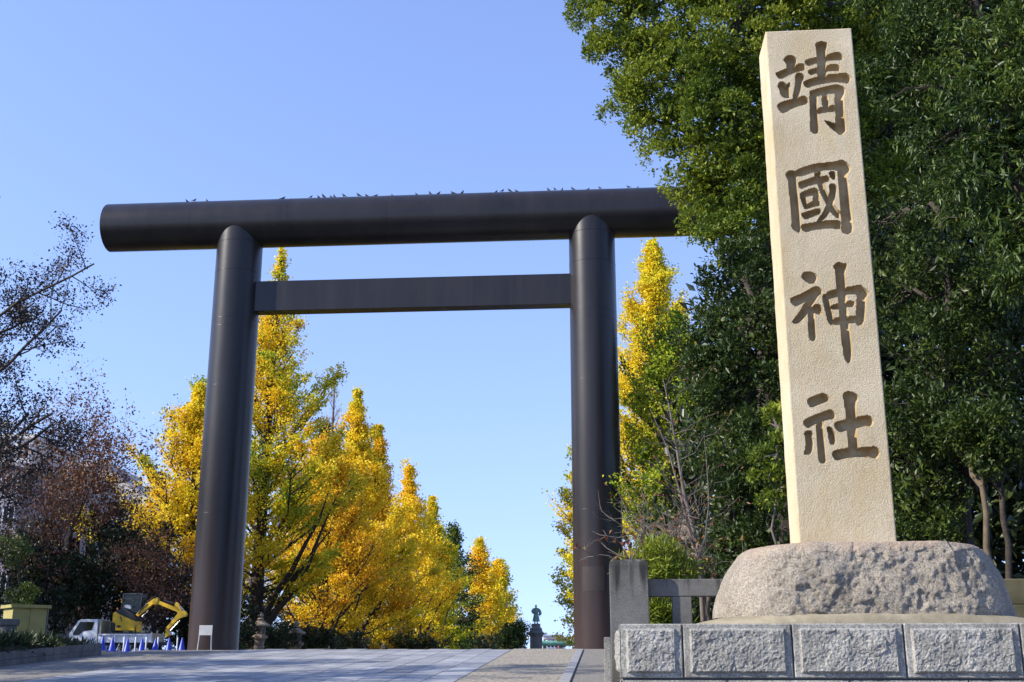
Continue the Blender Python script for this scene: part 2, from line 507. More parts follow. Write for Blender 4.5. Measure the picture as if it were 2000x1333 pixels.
def lobe_points(lobes, rng, clumps, shoots, per, leaf, clump_r, droop=0.0, up=0.35, fill=0.25):
    """leaf positions of an evergreen crown: lobes > clumps > shoots > leaves"""
    C, T, Nn, S = [], [], [], []
    for c, r in lobes:
        c = np.array(c)
        nc = max(6, int(clumps * (r / 1.1) ** 1.6))
        d = unit(rng.normal(size=(nc, 3)))
        cc = c + d * r * rng.uniform(0.62, 1.05, (nc, 1)) * np.array([1, 1, 0.9])
        cr = clump_r * rng.uniform(0.6, 1.3, (nc, 1))
        s = unit(rng.normal(size=(nc, shoots, 3)) + d[:, None, :] * 0.75 + np.array([0, 0, 0.6]))
        sp = cc[:, None, :] + s * (cr * 1.0)[:, None, :] * rng.uniform(0.7, 1.05, (nc, shoots, 1)) * np.array([1, 1, 0.75])
        sp = sp.reshape(-1, 3)
        s = s.reshape(-1, 3)
        k = len(sp)
        t = unit(s[:, None, :] * 0.7 + rng.normal(size=(k, per, 3)) * 0.65 + np.array([0, 0, up - droop]))
        base = sp[:, None, :] + rng.normal(size=(k, per, 3)) * leaf * 0.55
        n = unit(rng.normal(size=(k, per, 3)) * 0.55 + np.array([0, 0, 1.0]) + s[:, None, :] * 0.35)
        C.append(base.reshape(-1, 3)); T.append(t.reshape(-1, 3)); Nn.append(n.reshape(-1, 3))
        S.append(leaf * rng.uniform(0.65, 1.25, k * per))
        nf = int(k * per * fill * 0.4)
        if nf:
            q = c + unit(rng.normal(size=(nf, 3))) * r * 0.85 * rng.uniform(0.2, 1, (nf, 1))
            C.append(q); T.append(unit(rng.normal(size=(nf, 3)))); Nn.append(unit(rng.normal(size=(nf, 3)) + np.array([0, 0, .6])))
            S.append(leaf * 1.5 * rng.uniform(0.7, 1.3, nf))
    return np.concatenate(C), np.concatenate(T), np.concatenate(Nn), np.concatenate(S)

def limb(mb, a, b, ra, rb, rng, n=5, wob=0.06, sides=6, sag=0.0):
    a, b = Vector(a), Vector(b)
    L = (b - a).length
    pts, rad = [], []
    for i in range(n + 1):
        t = i / n
        p = a.lerp(b, t)
        if 0 < i < n:
            p = p + Vector(rng.normal(size=3) * L * wob)
        p.z += math.sin(t * math.pi) * sag * L
        pts.append(p)
        rad.append(ra + (rb - ra) * t)
    mb.tube(pts, rad, sides)
    return pts

def lobed_tree(name, label, base, lobes_px, mat, bark, seed, leaf=0.11, clumps=24, shoots=14, per=10, clump_r=0.42, droop=0.0, up=0.35, width=0.42, trunk_r=0.3, fill=0.25, extra=(), group=None, cat='tree', fork=0.45):
    rng = np.random.default_rng(seed)
    lobes = []
    for px, py, rp, d in lobes_px:
        c = P(px, py, d)
        zc = d * math.cos(PITCH) + (c.z - EYE) * math.sin(PITCH)
        lobes.append((tuple(c), rp * zc / FOC))
    lobes += list(extra)
    root = thing(name, label, cat, base, group=group)
    C, T, Nn, S = lobe_points(lobes, rng, clumps, shoots, per, leaf, clump_r, droop, up, fill)
    bv = np.array(base)
    leaves('crown', C - bv, T, Nn, S, mat, root, width=width)
    mb = MB()
    cen = sum((Vector(c) for c, r in lobes), Vector()) / len(lobes)
    top = max(c[2] for c, r in lobes)
    b = Vector(base)
    fk = Vector((b.x + (cen.x - b.x) * 0.4, b.y + (cen.y - b.y) * 0.4, b.z + (top - b.z) * fork))
    limb(mb, (0, 0, -0.3), fk - b, trunk_r, trunk_r * 0.7, rng, 6, 0.015, 9)
    tip = Vector((cen.x, cen.y, b.z + (top - b.z) * 0.9))
    main = limb(mb, fk - b, tip - b, trunk_r * 0.7, trunk_r * 0.25, rng, 6, 0.03, 8)
    for c, r in lobes:
        q = Vector(c) - b
        s = min(main, key=lambda m: (m - q).length + abs(m.z - (q.z - 1.0)) * 0.6)
        pts = limb(mb, s, q, trunk_r * 0.26, 0.035, rng, 5, 0.05, 5, sag=0.04)
        for k in range(6):
            e = q + Vector(unit(rng.normal(size=3))) * r * 0.8
            limb(mb, pts[3] if k % 2 else pts[4], e, 0.03, 0.008, rng, 3, 0.06, 4)
    mb.build('trunk', bark, root, smooth=60)
    return root

def ginkgo(name, label, base, H, Rm, mat, seed, nb=130, per=46, leaf=0.17, start=0.10, bare=0.0, group='ginkgo trees along the approach', slim=0.9, low=3, density=1.0, cat='tree', bark=None, jit=0.19):
    """tall cone: straight trunk, rising boughs feathered with leaves, a few low leaning limbs"""
    rng = np.random.default_rng(seed)
    root = thing(name, label, cat, base, group=group)
    mb = MB()
    lean = rng.normal(size=2) * 0.012 * H
    def axis(t):
        return np.array([lean[0] * t * t, lean[1] * t * t, H * t])
    tr = 0.019 * H
    pts = [Vector(axis(t)) for t in np.linspace(0, 1, 12)]
    pts[0].z = -0.4
    mb.tube(pts, [max(0.02, tr * (1 - t) ** 0.8) for t in np.linspace(0, 1, 12)], 8)
    C, T, Nn, S = [], [], [], []
    for i in range(nb):
        t = start + (1 - start) * ((i + rng.uniform(0, 1)) / nb) ** 0.92
        t = min(t, 0.985)
        az = i * 2.39996 + rng.normal() * 0.4
        prof = min(1.0, ((t - start) / 0.16 + 0.45)) * (1 - t) ** slim * 1.16 + 0.02
        rr = Rm * prof * (rng.uniform(0.45, 0.95) if rng.uniform() < 0.5 else rng.uniform(0.95, 1.55))
        el = R(15 + 46 * t + rng.normal() * 7)
        L = max(0.5, rr / math.cos(el))
        o = axis(t)
        h = np.array([math.cos(az), math.sin(az), 0])
        z = np.array([0, 0, 1.0])
        bp = []
        for s in np.linspace(0, 1, 5):
            e2 = el + R(16) * s * (0.4 + t)
            bp.append(o + h * L * s * math.cos(e2) + z * L * s * math.sin(e2) + rng.normal(size=3) * 0.05 * L * s)
        r0 = max(0.016, 0.013 * L)
        mb.tube(bp, [r0, r0 * 0.8, r0 * 0.6, r0 * 0.4, 0.008], 4, cap=False)
        twigs = [(np.array(bp), 1.0)]
        for k in range(8):
            s = rng.uniform(0.2, 0.92)
            j = min(3, int(s * 4))
            q = bp[j] + (bp[j + 1] - bp[j]) * (s * 4 - j)
            dv = unit((bp[-1] - bp[0])) + np.array([-h[1], h[0], 0]) * rng.uniform(0.35, 0.95) * (1 if k % 2 else -1) + rng.normal(size=3) * 0.12 + z * 0.16
            e = q + unit(dv) * L * (1.12 - s) * rng.uniform(0.4, 0.75)
            if leaf < 0.25:
                mb.tube([q, e], [r0 * 0.4, 0.006], 3, cap=False)
            twigs.append((np.array([q, (q + e) / 2, e]), 0.5))
        dens = density * (1.0 if bare <= 0 else max(0.0, 1 - bare * rng.uniform(0.4, 1.5) * max(0, (t - 0.35) / 0.65)))
        for tw, w in twigs:
            n = int(per * w * dens * (0.22 + 0.22 * L) * rng.uniform(0.6, 1.4))
            if n < 1:
                continue
            u = rng.uniform(0.12, 1.04, n) ** 0.75 * (len(tw) - 1)
            j = np.clip(u.astype(int), 0, len(tw) - 2)
            p = tw[j] + (tw[j + 1] - tw[j]) * (u - j)[:, None]
            p = p + rng.normal(size=(n, 3)) * jit * (leaf / 0.17) * np.array([1, 1, 0.55]) * (0.5 + 0.5 * min(1, L / 3))
            C.append(p)
            T.append(rng.normal(size=(n, 3)) + unit(tw[-1] - tw[0]) * 0.5)
            Nn.append(unit(rng.normal(size=(n, 3)) * 0.8 + np.array([0, 0, 0.8])))
            S.append(leaf * 0.9 * rng.uniform(0.6, 1.35, n))
    for k in range(low):
        az = rng.uniform(0, 6.28)
        e = np.array([math.cos(az) * Rm * 0.75, math.sin(az) * Rm * 0.75, H * rng.uniform(0.28, 0.42)])
        limb(mb, axis(0.03 + 0.02 * k), e, tr * 0.55, 0.04, rng, 5, 0.03, 6)
    mb.build('trunk', bark or M_BARK, root, smooth=60)
    leaves('crown', np.concatenate(C), np.concatenate(T), np.concatenate(Nn), np.concatenate(S), mat, root, width=0.85, mid=0.7, fold=0.25)
    return root

def branchy(name, label, base, mat, bark, seed, H, r0, spread=0.55, levels=4, kids=(6, 5, 5, 4), leaf=0.1, per=5, lean=(0, 0, 1), first=0.3, jit=0.16, group=None, cat='tree', width=0.6, up=0.10, ratio=0.62):
    """deciduous tree by forking: twigs at the last level carry a few leaves"""
    rng = np.random.default_rng(seed)
    root = thing(name, label, cat, base, group=group)
    mb = MB()
    ends = []
    def grow(p, d, L, r, lev):
        pts, q, dd = [p], p.copy(), unit(d)
        n = 5 if lev < 2 else (4 if lev < 3 else 2)
        for i in range(n):
            dd = unit(dd + rng.normal(size=3) * 0.13 + np.array([0, 0, up]))
            q = q + dd * L / n
            pts.append(q.copy())
        rad = [max(0.004, r * (1 - 0.55 * i / n)) for i in range(n + 1)]
        mb.tube(pts, rad, 8 if lev == 0 else (5 if lev < 3 else 3), cap=False)
        if lev >= levels:
            ends.append(np.array(pts))
            return
        for k in range(kids[min(lev, len(kids) - 1)]):
            s = (first if lev == 0 else 0.25) + (1 - (first if lev == 0 else 0.25)) * (k + rng.uniform(0.2, 1)) / kids[min(lev, len(kids) - 1)]
            s = min(s, 0.999)
            j = int(s * n)
            o = pts[j] + (pts[j + 1] - pts[j]) * (s * n - j)
            side = unit(np.cross(dd, rng.normal(size=3)))
            nd = unit(dd * (1 - spread * 0.55) + side * spread * rng.uniform(0.7, 1.3))
            grow(o, nd, L * ratio * rng.uniform(0.75, 1.15), max(0.005, r * (1 - 0.55 * s) * 0.55), lev + 1)
    grow(np.array([0, 0, -0.2]), np.array(lean, float), H, r0, 0)
    mb.build('trunk', bark, root, smooth=60)
    if mat is not None and per > 0:
        C = []
        for e in ends:
            n = rng.poisson(per)
            if n < 1:
                continue
            u = rng.uniform(0.1, 1, n) * (len(e) - 1)
            j = np.clip(u.astype(int), 0, len(e) - 2)
            C.append(e[j] + (e[j + 1] - e[j]) * (u - j)[:, None] + rng.normal(size=(n, 3)) * jit)
        C = np.concatenate(C)
        n = len(C)
        leaves('crown', C, rng.normal(size=(n, 3)) + np.array([0, 0, -0.4]), unit(rng.normal(size=(n, 3)) + np.array([0, 0, 0.6])), leaf * rng.uniform(0.6, 1.3, n), mat, root, width=width)
    return root

# ------------------------------------------------------------------ the ground
YS = [-120, -50, -10, 0, 8] + list(range(12, 121)) + [130, 145, 165, 190, 230, 300, 500, 1000, 2500, 4500]
XS = [-3000, -800, -250, -100, -60, -40, -30, -26, -25, -24, -23, -22.6, -20, -15, -10, -5, 0, 5, 10, 20, 40, 100, 300, 800, 3000]

def sheet(name, xs, ys, mat, dz, zfun=gz):
    V = np.array([(x, y, zfun(x, y) + dz) for y in ys for x in xs])
    w = len(xs)
    F = np.array([(j * w + i, j * w + i + 1, (j + 1) * w + i + 1, (j + 1) * w + i) for j in range(len(ys) - 1) for i in range(w - 1)])
    return struct(fast_mesh(name, V, F, mat))

sheet('ground', XS, YS, M_GROUND, -0.03)
ROAD_Y = [y for y in YS if -50 <= y <= 190]
pavement = sheet('pavement', [-17.4, -4.4], ROAD_Y, M_JOINT, 0.0)
sheet('pebble_path', [-4.4, -1.36], ROAD_Y, M_PEBBLE, 0.024)
sheet('gravel_path', [-22.3, -17.4], [y for y in YS if -10 <= y <= 56], M_GRAVEL, 0.012)
sheet('gravel_strip', [-1.04, 0.35], [y for y in YS if 8 <= y <= 57], M_GRAVEL, 0.01)
ang = math.atan(0.0505)
slab_meshes = []
for k in range(4):
    mb = MB().quad_box(-0.484, 0.484, -0.888, 0.888, -0.03, 0.03)
    o = mb.build('slab', M_SLAB, pavement, bevel=0.006)
    slab_meshes.append(o)
rs = random.Random(4)
first = 0
for row in range(14):
    for colm in range(13):
        y = 33.2 + row * 1.8 + (0.9 if colm % 2 else 0)
        if y > 56.4:
            continue
        x = -16.9 + colm
        if first < 4:
            o = slab_meshes[first]
            first += 1
        else:
            o = slab_meshes[rs.randrange(4)].copy()
            COL.objects.link(o)
            o.parent = pavement
        o.location = (x, y, gz(x, y) + 0.004 + rs.uniform(-0.002, 0.004))
        o.rotation_euler = (ang + rs.uniform(-0.001, 0.001), rs.uniform(-0.002, 0.002), 0)
kerb = sheet('kerb', [-1.36, -1.04], ROAD_Y, M_JOINT, 0.0)
ks = None
for row in range(10):
    y = 33 + row * 2.42
    if ks is None:
        ks = MB().quad_box(-0.155, 0.155, -1.2, 1.2, -0.1, 0.06).build('kerb_stone', M_KERB, kerb, bevel=0.012)
        o = ks
    else:
        o = ks.copy()
        COL.objects.link(o)
    o.location = (-1.2, y, gz(0, y))
    o.rotation_euler = (ang, 0, 0)

BED_Y = [13.5, 16, 20, 25, 30, 36, 43, 50, 57.5]
def bed_z(x, y):
    return 1.55 + (y - 13.5) / 44.0 * 0.6
bed = sheet('planting_bed', [0.36, 3, 8, 20, 45], BED_Y, M_SOIL, 0.0, bed_z)
mb = MB()
for y0, y1 in zip(BED_Y[:-1], BED_Y[1:]):
    b = len(mb.v)
    mb.v += [(0.22, y0, -0.2), (0.36, y0, -0.2), (0.36, y1, -0.2), (0.22, y1, -0.2), (0.22, y0, bed_z(0, y0) + .02), (0.36, y0, bed_z(0, y0) + .02), (0.36, y1 - .015, bed_z(0, y1) + .02), (0.22, y1 - .015, bed_z(0, y1) + .02)]
    mb.f += [tuple(b + i for i in q) for q in ((0, 3, 2, 1), (4, 5, 6, 7), (0, 1, 5, 4), (1, 2, 6, 5), (2, 3, 7, 6), (3, 0, 4, 7))]
mb.build('edging', M_FENCE, bed)

# ------------------------------------------------------------------ the great gate
TX0, TX1, TY, TG = -19.95, -0.28, 59.2, 1.9
AX_Z, PR, BR = 25.12, 1.27, 1.36
torii = thing('torii_gate', 'huge dark brown steel torii gate spanning the approach', 'torii gate', (-10.1, TY, TG))
ox, oz = -10.1, TG
for X in (TX0, TX1):
    prof = [(PR * 1.0, -0.6), (PR, 1.0), (PR * 0.995, 10), (PR * 0.985, AX_Z - oz)]
    pl = MB().lathe(prof, 96, (X - ox, 0, 0)).build('pillar', M_STEEL, torii, smooth=40)
    for z in (3.6, 6.9, 10.3, 13.7, 17.0, 17.45, 20.2, 21.9):
        rr = PR * (0.995 if z < 10 else 0.99)
        MB().lathe([(rr - 0.02, z - 0.03), (rr - 0.002, z - 0.02), (rr + 0.006, z), (rr - 0.002, z + 0.02), (rr - 0.02, z + 0.03)], 96, (X - ox, 0, 0)).build('weld_seam', M_STEEL, pl, smooth=60)
    if X == TX1:
        mb = MB()
        a0, a1, n = R(232), R(284), 14
        b = len(mb.v)
        for i in range(n + 1):
            a = a0 + (a1 - a0) * i / n
            for r in (PR - 0.02, PR + 0.012):
                for z in (2.85, 4.05):
                    mb.v.append((X - ox + r * math.cos(a), r * math.sin(a), z))
        for i in range(n):
            k = b + i * 4
            mb.f += [(k + 2, k + 6, k + 7, k + 3), (k + 3, k + 7, k + 5, k + 1), (k, k + 4, k + 6, k + 2)]
        mb.f += [(b, b + 2, b + 3, b + 1), (b + n * 4, b + n * 4 + 1, b + n * 4 + 3, b + n * 4 + 2)]
        p = mb.build('repair_plate', M_PATCH, pl, smooth=40)
BX0, BX1 = -27.6 - ox, 7.75 - ox
mb = MB()
mb.tube([(BX0, 0, AX_Z - oz), (BX0 + 0.01, 0, AX_Z - oz), (BX1, 0, AX_Z - oz)], [BR - 0.02, BR, BR], 128)
beam = mb.build('top_beam', M_STEEL, torii, smooth=40)
for x in (-12.4, -6.9, -1.35, 4.3, 9.7, 14.6):
    MB().tube([(x - 0.025, 0, AX_Z - oz), (x - 0.012, 0, AX_Z - oz), (x + 0.012, 0, AX_Z - oz), (x + 0.025, 0, AX_Z - oz)], [BR - 0.02, BR + 0.005, BR + 0.005, BR - 0.02], 128).build('weld_seam', M_STEEL, beam, smooth=60)
ty = MB().quad_box(TX0 + 1.0 - ox, TX1 - 1.0 - ox, -0.43, 0.43, 19.86 - oz, 21.57 - oz).build('tie_beam', M_STEEL, torii, bevel=0.02)
for x in (-3.6, 0.25, 3.4, 6.1):
    MB().quad_box(x - 0.014, x + 0.014, -0.434, -0.40, 19.9 - oz, 21.53 - oz).build('weld_seam', M_STEEL, ty)

# ------------------------------------------------------------------ carved name stone
CHARACTERS = [[[(171,5336),(211,5386),(257,5396),(298,5377),(324,5335),(305,5280),(295,5223),(269,5176),(210,5179),(202,5227),(202,5285),(192,5309)],
[(72,5178),(92,5184),(201,5232),(304,5261),(348,5286),(394,5284),(410,5222),(393,5201),(316,5183),(221,5149),(142,5103),(101,5117)],
[(88,5017),(111,5068),(145,5076),(173,5056),(190,5027),(230,5066),(219,4978),(221,4892),(200,4867),(158,4871),(118,4906),(106,4983)],
[(290,5137),(307,5169),(349,5170),(385,5142),(391,5108),(361,5067),(345,4972),(306,4879),(278,4833),(245,4844),(253,4910),(275,4994),(292,5089)],
[(71,4771),(83,4799),(117,4819),(203,4846),(296,4865),(365,4893),(405,4865),(415,4822),(388,4786),(316,4770),(230,4741),(139,4684),(98,4704)],
[(532,5510),(559,5541),(603,5551),(645,5543),(670,5515),(661,5476),(650,5438),(643,5303),(639,5159),(624,5055),(575,5024),(533,5049),(536,5192),(544,5375),(546,5462)],
[(404,5309),(427,5330),(539,5356),(650,5375),(711,5398),(780,5412),(819,5372),(828,5323),(797,5307),(662,5307),(542,5283),(443,5250),(415,5275)],
[(430,5188),(453,5206),(538,5226),(641,5240),(697,5264),(764,5257),(788,5205),(767,5174),(645,5178),(542,5162),(461,5137),(437,5159)],
[(371,5052),(410,5076),(531,5116),(642,5135),(735,5140),(845,5151),(884,5110),(889,5066),(856,5014),(798,5032),(694,5042),(575,5024),(473,5004),(413,4979),(381,5013)],
[(431,4940),(470,4952),(514,4931),(510,4861),(504,4720),(505,4579),(504,4458),(477,4427),(444,4429),(405,4467),(413,4537),(423,4723),(430,4864)],
[(431,4935),(504,4965),(623,4993),(700,5008),(742,5011),(815,4970),(824,4922),(800,4885),(701,4904),(600,4899),(506,4875),(439,4873)],
[(704,4946),(757,4982),(814,4960),(821,4922),(796,4857),(791,4707),(795,4585),(798,4464),(765,4410),(719,4401),(684,4432),(690,4571),(694,4711),(699,4852)],
[(566,4581),(603,4575),(659,4549),(696,4543),(689,4441),(661,4456),(607,4519)],
[(562,4896),(638,4907),(631,4761),(620,4705),(570,4703),(559,4764)],
[(501,4724),(539,4741),(623,4747),(666,4764),(699,4758),(697,4678),(585,4679),(505,4661)
]],
[[(107,3955),(138,3995),(180,4005),(216,3987),(229,3932),(229,3842),(233,3662),(235,3440),(237,3317),(209,3283),(178,3301),(136,3342),(140,3417),(139,3666),(136,3846),(129,3909)],
[(207,3979),(238,4012),(331,4046),(456,4078),(604,4085),(671,4096),(713,4114),(768,4079),(802,4032),(807,3991),(763,3947),(663,3992),(533,3994),(417,3979),(282,3930),(217,3937)],
[(670,4032),(734,4066),(805,4018),(780,3965),(761,3929),(769,3866),(771,3731),(772,3579),(781,3437),(783,3305),(731,3246),(683,3261),(655,3284),(665,3398),(669,3557),(665,3735),(664,3888)],
[(234,3352),(255,3378),(370,3395),(493,3413),(630,3416),(660,3380),(656,3310),(615,3316),(511,3326),(348,3308),(290,3287),(247,3312)],
[(238,3860),(279,3876),(363,3904),(421,3925),(495,3922),(511,3926),(553,3933),(579,3891),(564,3865),(498,3849),(432,3839),(340,3815),(273,3785),(246,3805)],
[(416,3970),(479,3988),(495,3922),(509,3831),(532,3749),(559,3668),(602,3586),(638,3522),(661,3513),(662,3468),(644,3434),(616,3439),(571,3489),(535,3553),(500,3643),(466,3734),(440,3843),(421,3916)],
[(557,3811),(587,3837),(627,3831),(645,3790),(630,3701),(595,3604),(556,3517),(512,3456),(443,3397),(394,3390),(430,3442),(484,3519),(531,3615),(554,3695),(570,3775)],
[(572,3955),(589,3983),(630,3980),(647,3934),(635,3885),(610,3879),(584,3909)],
[(241,3725),(270,3742),(310,3722),(316,3632),(323,3552),(283,3558),(263,3626)],
[(254,3742),(338,3775),(413,3799),(451,3761),(456,3707),(391,3710),(308,3695),(259,3688)],
[(391,3782),(444,3780),(459,3698),(456,3591),(423,3579),(380,3612)],
[(286,3598),(327,3614),(395,3647),(458,3618),(456,3587),(382,3576),(307,3548),(279,3558)],
[(247,3502),(280,3514),(363,3537),(438,3561),(460,3529),(449,3494),(366,3462),(287,3428),(257,3466)
]],
[[(200,2781),(216,2828),(257,2848),(318,2837),(356,2809),(368,2771),(341,2720),(292,2708),(245,2733)],
[(70,2547),(99,2566),(207,2608),(316,2669),(356,2682),(402,2643),(408,2605),(362,2574),(290,2539),(209,2505),(119,2463),(78,2500)],
[(227,2514),(318,2576),(383,2620),(361,2565),(313,2492),(255,2401),(180,2312),(125,2272),(69,2288),(93,2324),(159,2405)],
[(243,2420),(273,2475),(310,2455),(312,2381),(311,2271),(313,2106),(273,2080),(236,2104),(235,2209)],
[(298,2465),(343,2487),(381,2467),(390,2416),(383,2374),(344,2371),(302,2400)],
[(537,2892),(570,2929),(593,2943),(641,2927),(676,2925),(686,2887),(661,2846),(656,2723),(653,2565),(653,2379),(660,2241),(663,2059),(663,1950),(644,1860),(616,1836),(585,1871),(569,1953),(568,2107),(567,2336),(562,2568),(558,2755),(557,2859)],
[(397,2555),(424,2596),(458,2580),(474,2533),(484,2449),(499,2357),(501,2265),(474,2249),(442,2280),(427,2377),(412,2470)],
[(452,2613),(505,2630),(568,2647),(665,2662),(735,2674),(798,2689),(838,2652),(874,2613),(883,2576),(838,2531),(755,2584),(659,2583),(553,2559),(464,2534),(440,2572)],
[(757,2617),(829,2643),(877,2585),(850,2521),(837,2419),(813,2273),(753,2227),(718,2267),(735,2377),(754,2515)],
[(475,2450),(512,2476),(565,2484),(653,2500),(680,2517),(722,2502),(731,2474),(705,2442),(658,2448),(578,2428),(499,2417)],
[(487,2302),(528,2333),(571,2336),(649,2338),(694,2350),(745,2339),(739,2266),(653,2273),(584,2266),(522,2250),(493,2265)
]],
[[(171,1447),(185,1477),(245,1499),(316,1526),(341,1530),(378,1506),(396,1473),(388,1448),(338,1428),(274,1404),(213,1377),(183,1403)],
[(114,1233),(132,1254),(232,1301),(317,1331),(399,1361),(435,1328),(447,1288),(430,1261),(353,1248),(283,1228),(211,1194),(165,1167),(122,1197)],
[(244,1215),(284,1257),(318,1242),(314,1156),(316,1014),(320,874),(318,818),(281,799),(245,823),(243,946),(242,1087)],
[(115,1108),(135,1136),(180,1144),(203,1120),(198,1074),(207,1017),(191,933),(164,899),(126,893),(96,900),(116,942),(131,1019),(130,1083)],
[(350,1169),(369,1185),(402,1161),(420,1125),(431,1082),(422,1005),(397,990),(370,999),(360,1049),(354,1113)],
[(530,1498),(553,1533),(589,1545),(643,1531),(683,1501),(689,1468),(667,1433),(658,1361),(656,1247),(652,1105),(652,964),(638,922),(550,924),(549,1008),(548,1185),(547,1350),(540,1451)],
[(419,1200),(441,1224),(504,1240),(575,1260),(658,1272),(714,1284),(770,1292),(803,1268),(819,1214),(788,1168),(713,1174),(636,1155),(545,1139),(482,1116),(436,1153)],
[(377,897),(400,931),(455,944),(552,959),(655,960),(744,965),(813,972),(845,945),(859,902),(823,844),(776,852),(682,865),(565,861),(489,848),(423,826),(391,861)]]]

def seg_dist(px, py, poly):
    d = np.full(px.shape, 1e9)
    inside = np.zeros(px.shape, bool)
    n = len(poly)
    for i in range(n):
        x0, y0 = poly[i]
        x1, y1 = poly[(i + 1) % n]
        dx, dy = x1 - x0, y1 - y0
        t = np.clip(((px - x0) * dx + (py - y0) * dy) / (dx * dx + dy * dy + 1e-9), 0, 1)
        d = np.minimum(d, np.hypot(px - x0 - t * dx, py - y0 - t * dy))
        c = ((y0 > py) != (y1 > py)) & (px < (x1 - x0) * (py - y0) / (y1 - y0 + 1e-12) + x0)
        inside ^= c
    return d, inside

def smooth_poly(p):
    q = []
    n = len(p)
    for i in range(n):
        a, b = p[i], p[(i + 1) % n]
        q += [(a[0] * .78 + b[0] * .22, a[1] * .78 + b[1] * .22), (a[0] * .22 + b[0] * .78, a[1] * .22 + b[1] * .78)]
    return q

SW, SH, SD = 945.0, 5700.0, 570.0
nx, ny = 124, 748
gx, gy = np.meshgrid(np.linspace(0, SW, nx), np.linspace(0, SH, ny))
depth = np.zeros_like(gx)
owner = np.full(gx.shape, -1)
for ci, strokes in enumerate(CHARACTERS):
    for poly in strokes:
        poly = smooth_poly(poly)
        a = np.array(poly)
        i0, i1 = max(0, int((a[:, 0].min() - 12) / SW * (nx - 1))), min(nx, int((a[:, 0].max() + 12) / SW * (nx - 1)) + 2)
        j0, j1 = max(0, int((a[:, 1].min() - 12) / SH * (ny - 1))), min(ny, int((a[:, 1].max() + 12) / SH * (ny - 1)) + 2)
        d, ins = seg_dist(gx[j0:j1, i0:i1], gy[j0:j1, i0:i1], poly)
        q = np.clip(d / 34.0, 0, 1)
        dep = np.where(ins, 14 + 66.0 * np.sqrt(np.clip(1 - (1 - q) ** 2, 0, 1)), 0)
        depth[j0:j1, i0:i1] = np.maximum(depth[j0:j1, i0:i1], dep)
        own = owner[j0:j1, i0:i1]
        own[ins] = ci
edge = np.minimum(np.minimum(gx, SW - gx), np.minimum(gy + 40, SH - gy))
chamfer = np.clip(1 - edge / 8.0, 0, 1) * 8.0
nz = np.array([[mnoise.noise((x * .004, y * .004, 3.1)) * 2.2 + mnoise.noise((x * .022, y * .022, 7.7)) * 1.1 for x in gx[0]] for y in gy[:, 0]])
yy = (depth + chamfer + nz) / 1000.0
wob = np.array([mnoise.noise((0.3, y * .006, 1.0)) * 3.5 + mnoise.noise((0.9, y * .03, 4.0)) * 1.5 for y in gy[:, 0]])
xw = gx.copy()
xw[:, 0] += wob
xw[:, -1] += wob[::-1] * 0.7
V = np.stack([xw / 1000, yy, gy / 1000], -1).reshape(-1, 3)
idx = np.arange(nx * ny).reshape(ny, nx)
Q = np.stack([idx[:-1, :-1], idx[:-1, 1:], idx[1:, 1:], idx[1:, :-1]], -1).reshape(-1, 4)
carv = (depth > 0.5)
cq = carv.reshape(-1)[Q].any(1)
own_f = owner.reshape(-1)[Q].max(1)
monument = thing('name_stone', 'tall pale granite pillar carved with four large vertical characters', 'monument', (1.94, 11.69, 2.60))

def sub_mesh(name, V, Q, sel, mat, parent, extraV=None, extraF=None):
    q = Q[sel]
    used, inv = np.unique(q, return_inverse=True)
    VV, QQ = V[used], inv.reshape(-1, 4)
    return fast_mesh(name, VV, QQ, mat, parent, smooth=True)

side_v, side_q = [], []
left = [tuple(V[idx[j, 0]]) for j in range(ny)]
right = [tuple(V[idx[j, -1]]) for j in range(ny)]
rows = list(range(0, ny, 8)) + [ny - 1]
nb_ = 9
mbs = MB()
rngm = np.random.default_rng(5)
# left and right faces: strips with slightly hewn relief, then the back and the top
def strip(lines):
    b = len(mbs.v)
    w = len(lines[0])
    for l in lines:
        mbs.v.extend(l)
    for j in range(len(lines) - 1):
        for i in range(w - 1):
            k = b + j * w + i
            mbs.f.append((k, k + 1, k + w + 1, k + w))
for s in (0, 1):
    lines = []
    for j in rows:
        p = (left if s == 0 else right)[j]
        l = []
        for i in range(nb_):
            t = i / (nb_ - 1)
            off = 0 if i == 0 else mnoise.noise((p[2] * 2.2, t * 2.0, 9.0 + s)) * 0.006 + mnoise.noise((p[2] * 9, t * 6, 19.0 + s)) * 0.003
            l.append((p[0] + off * (1 if s else -1) + (0.0 if i == 0 else 0.0), p[1] + t * (SD / 1000 - p[1]), p[2]))
        lines.append(l)
    strip(lines)
    if s == 0:
        lback = [l[-1] for l in lines]
    else:
        rback = [l[-1] for l in lines]
strip([[a, b] for a, b in zip(lback, rback)])
topf = [tuple(V[idx[-1, i]]) for i in range(0, nx, 1)]
strip([topf, [(p[0], SD / 1000, SH / 1000 + 0.0) for p in topf]])
shaft = sub_mesh('shaft', V, Q, ~cq, M_STONE, monument)
mbs.build('hewn_sides', M_STONE, monument, smooth=180)
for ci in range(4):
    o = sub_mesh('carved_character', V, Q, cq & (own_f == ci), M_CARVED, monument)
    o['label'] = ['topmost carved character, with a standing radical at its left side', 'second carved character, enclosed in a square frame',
                  'third carved character, with a long central vertical stroke', 'lowest carved character, with a broad bottom stroke'][ci]

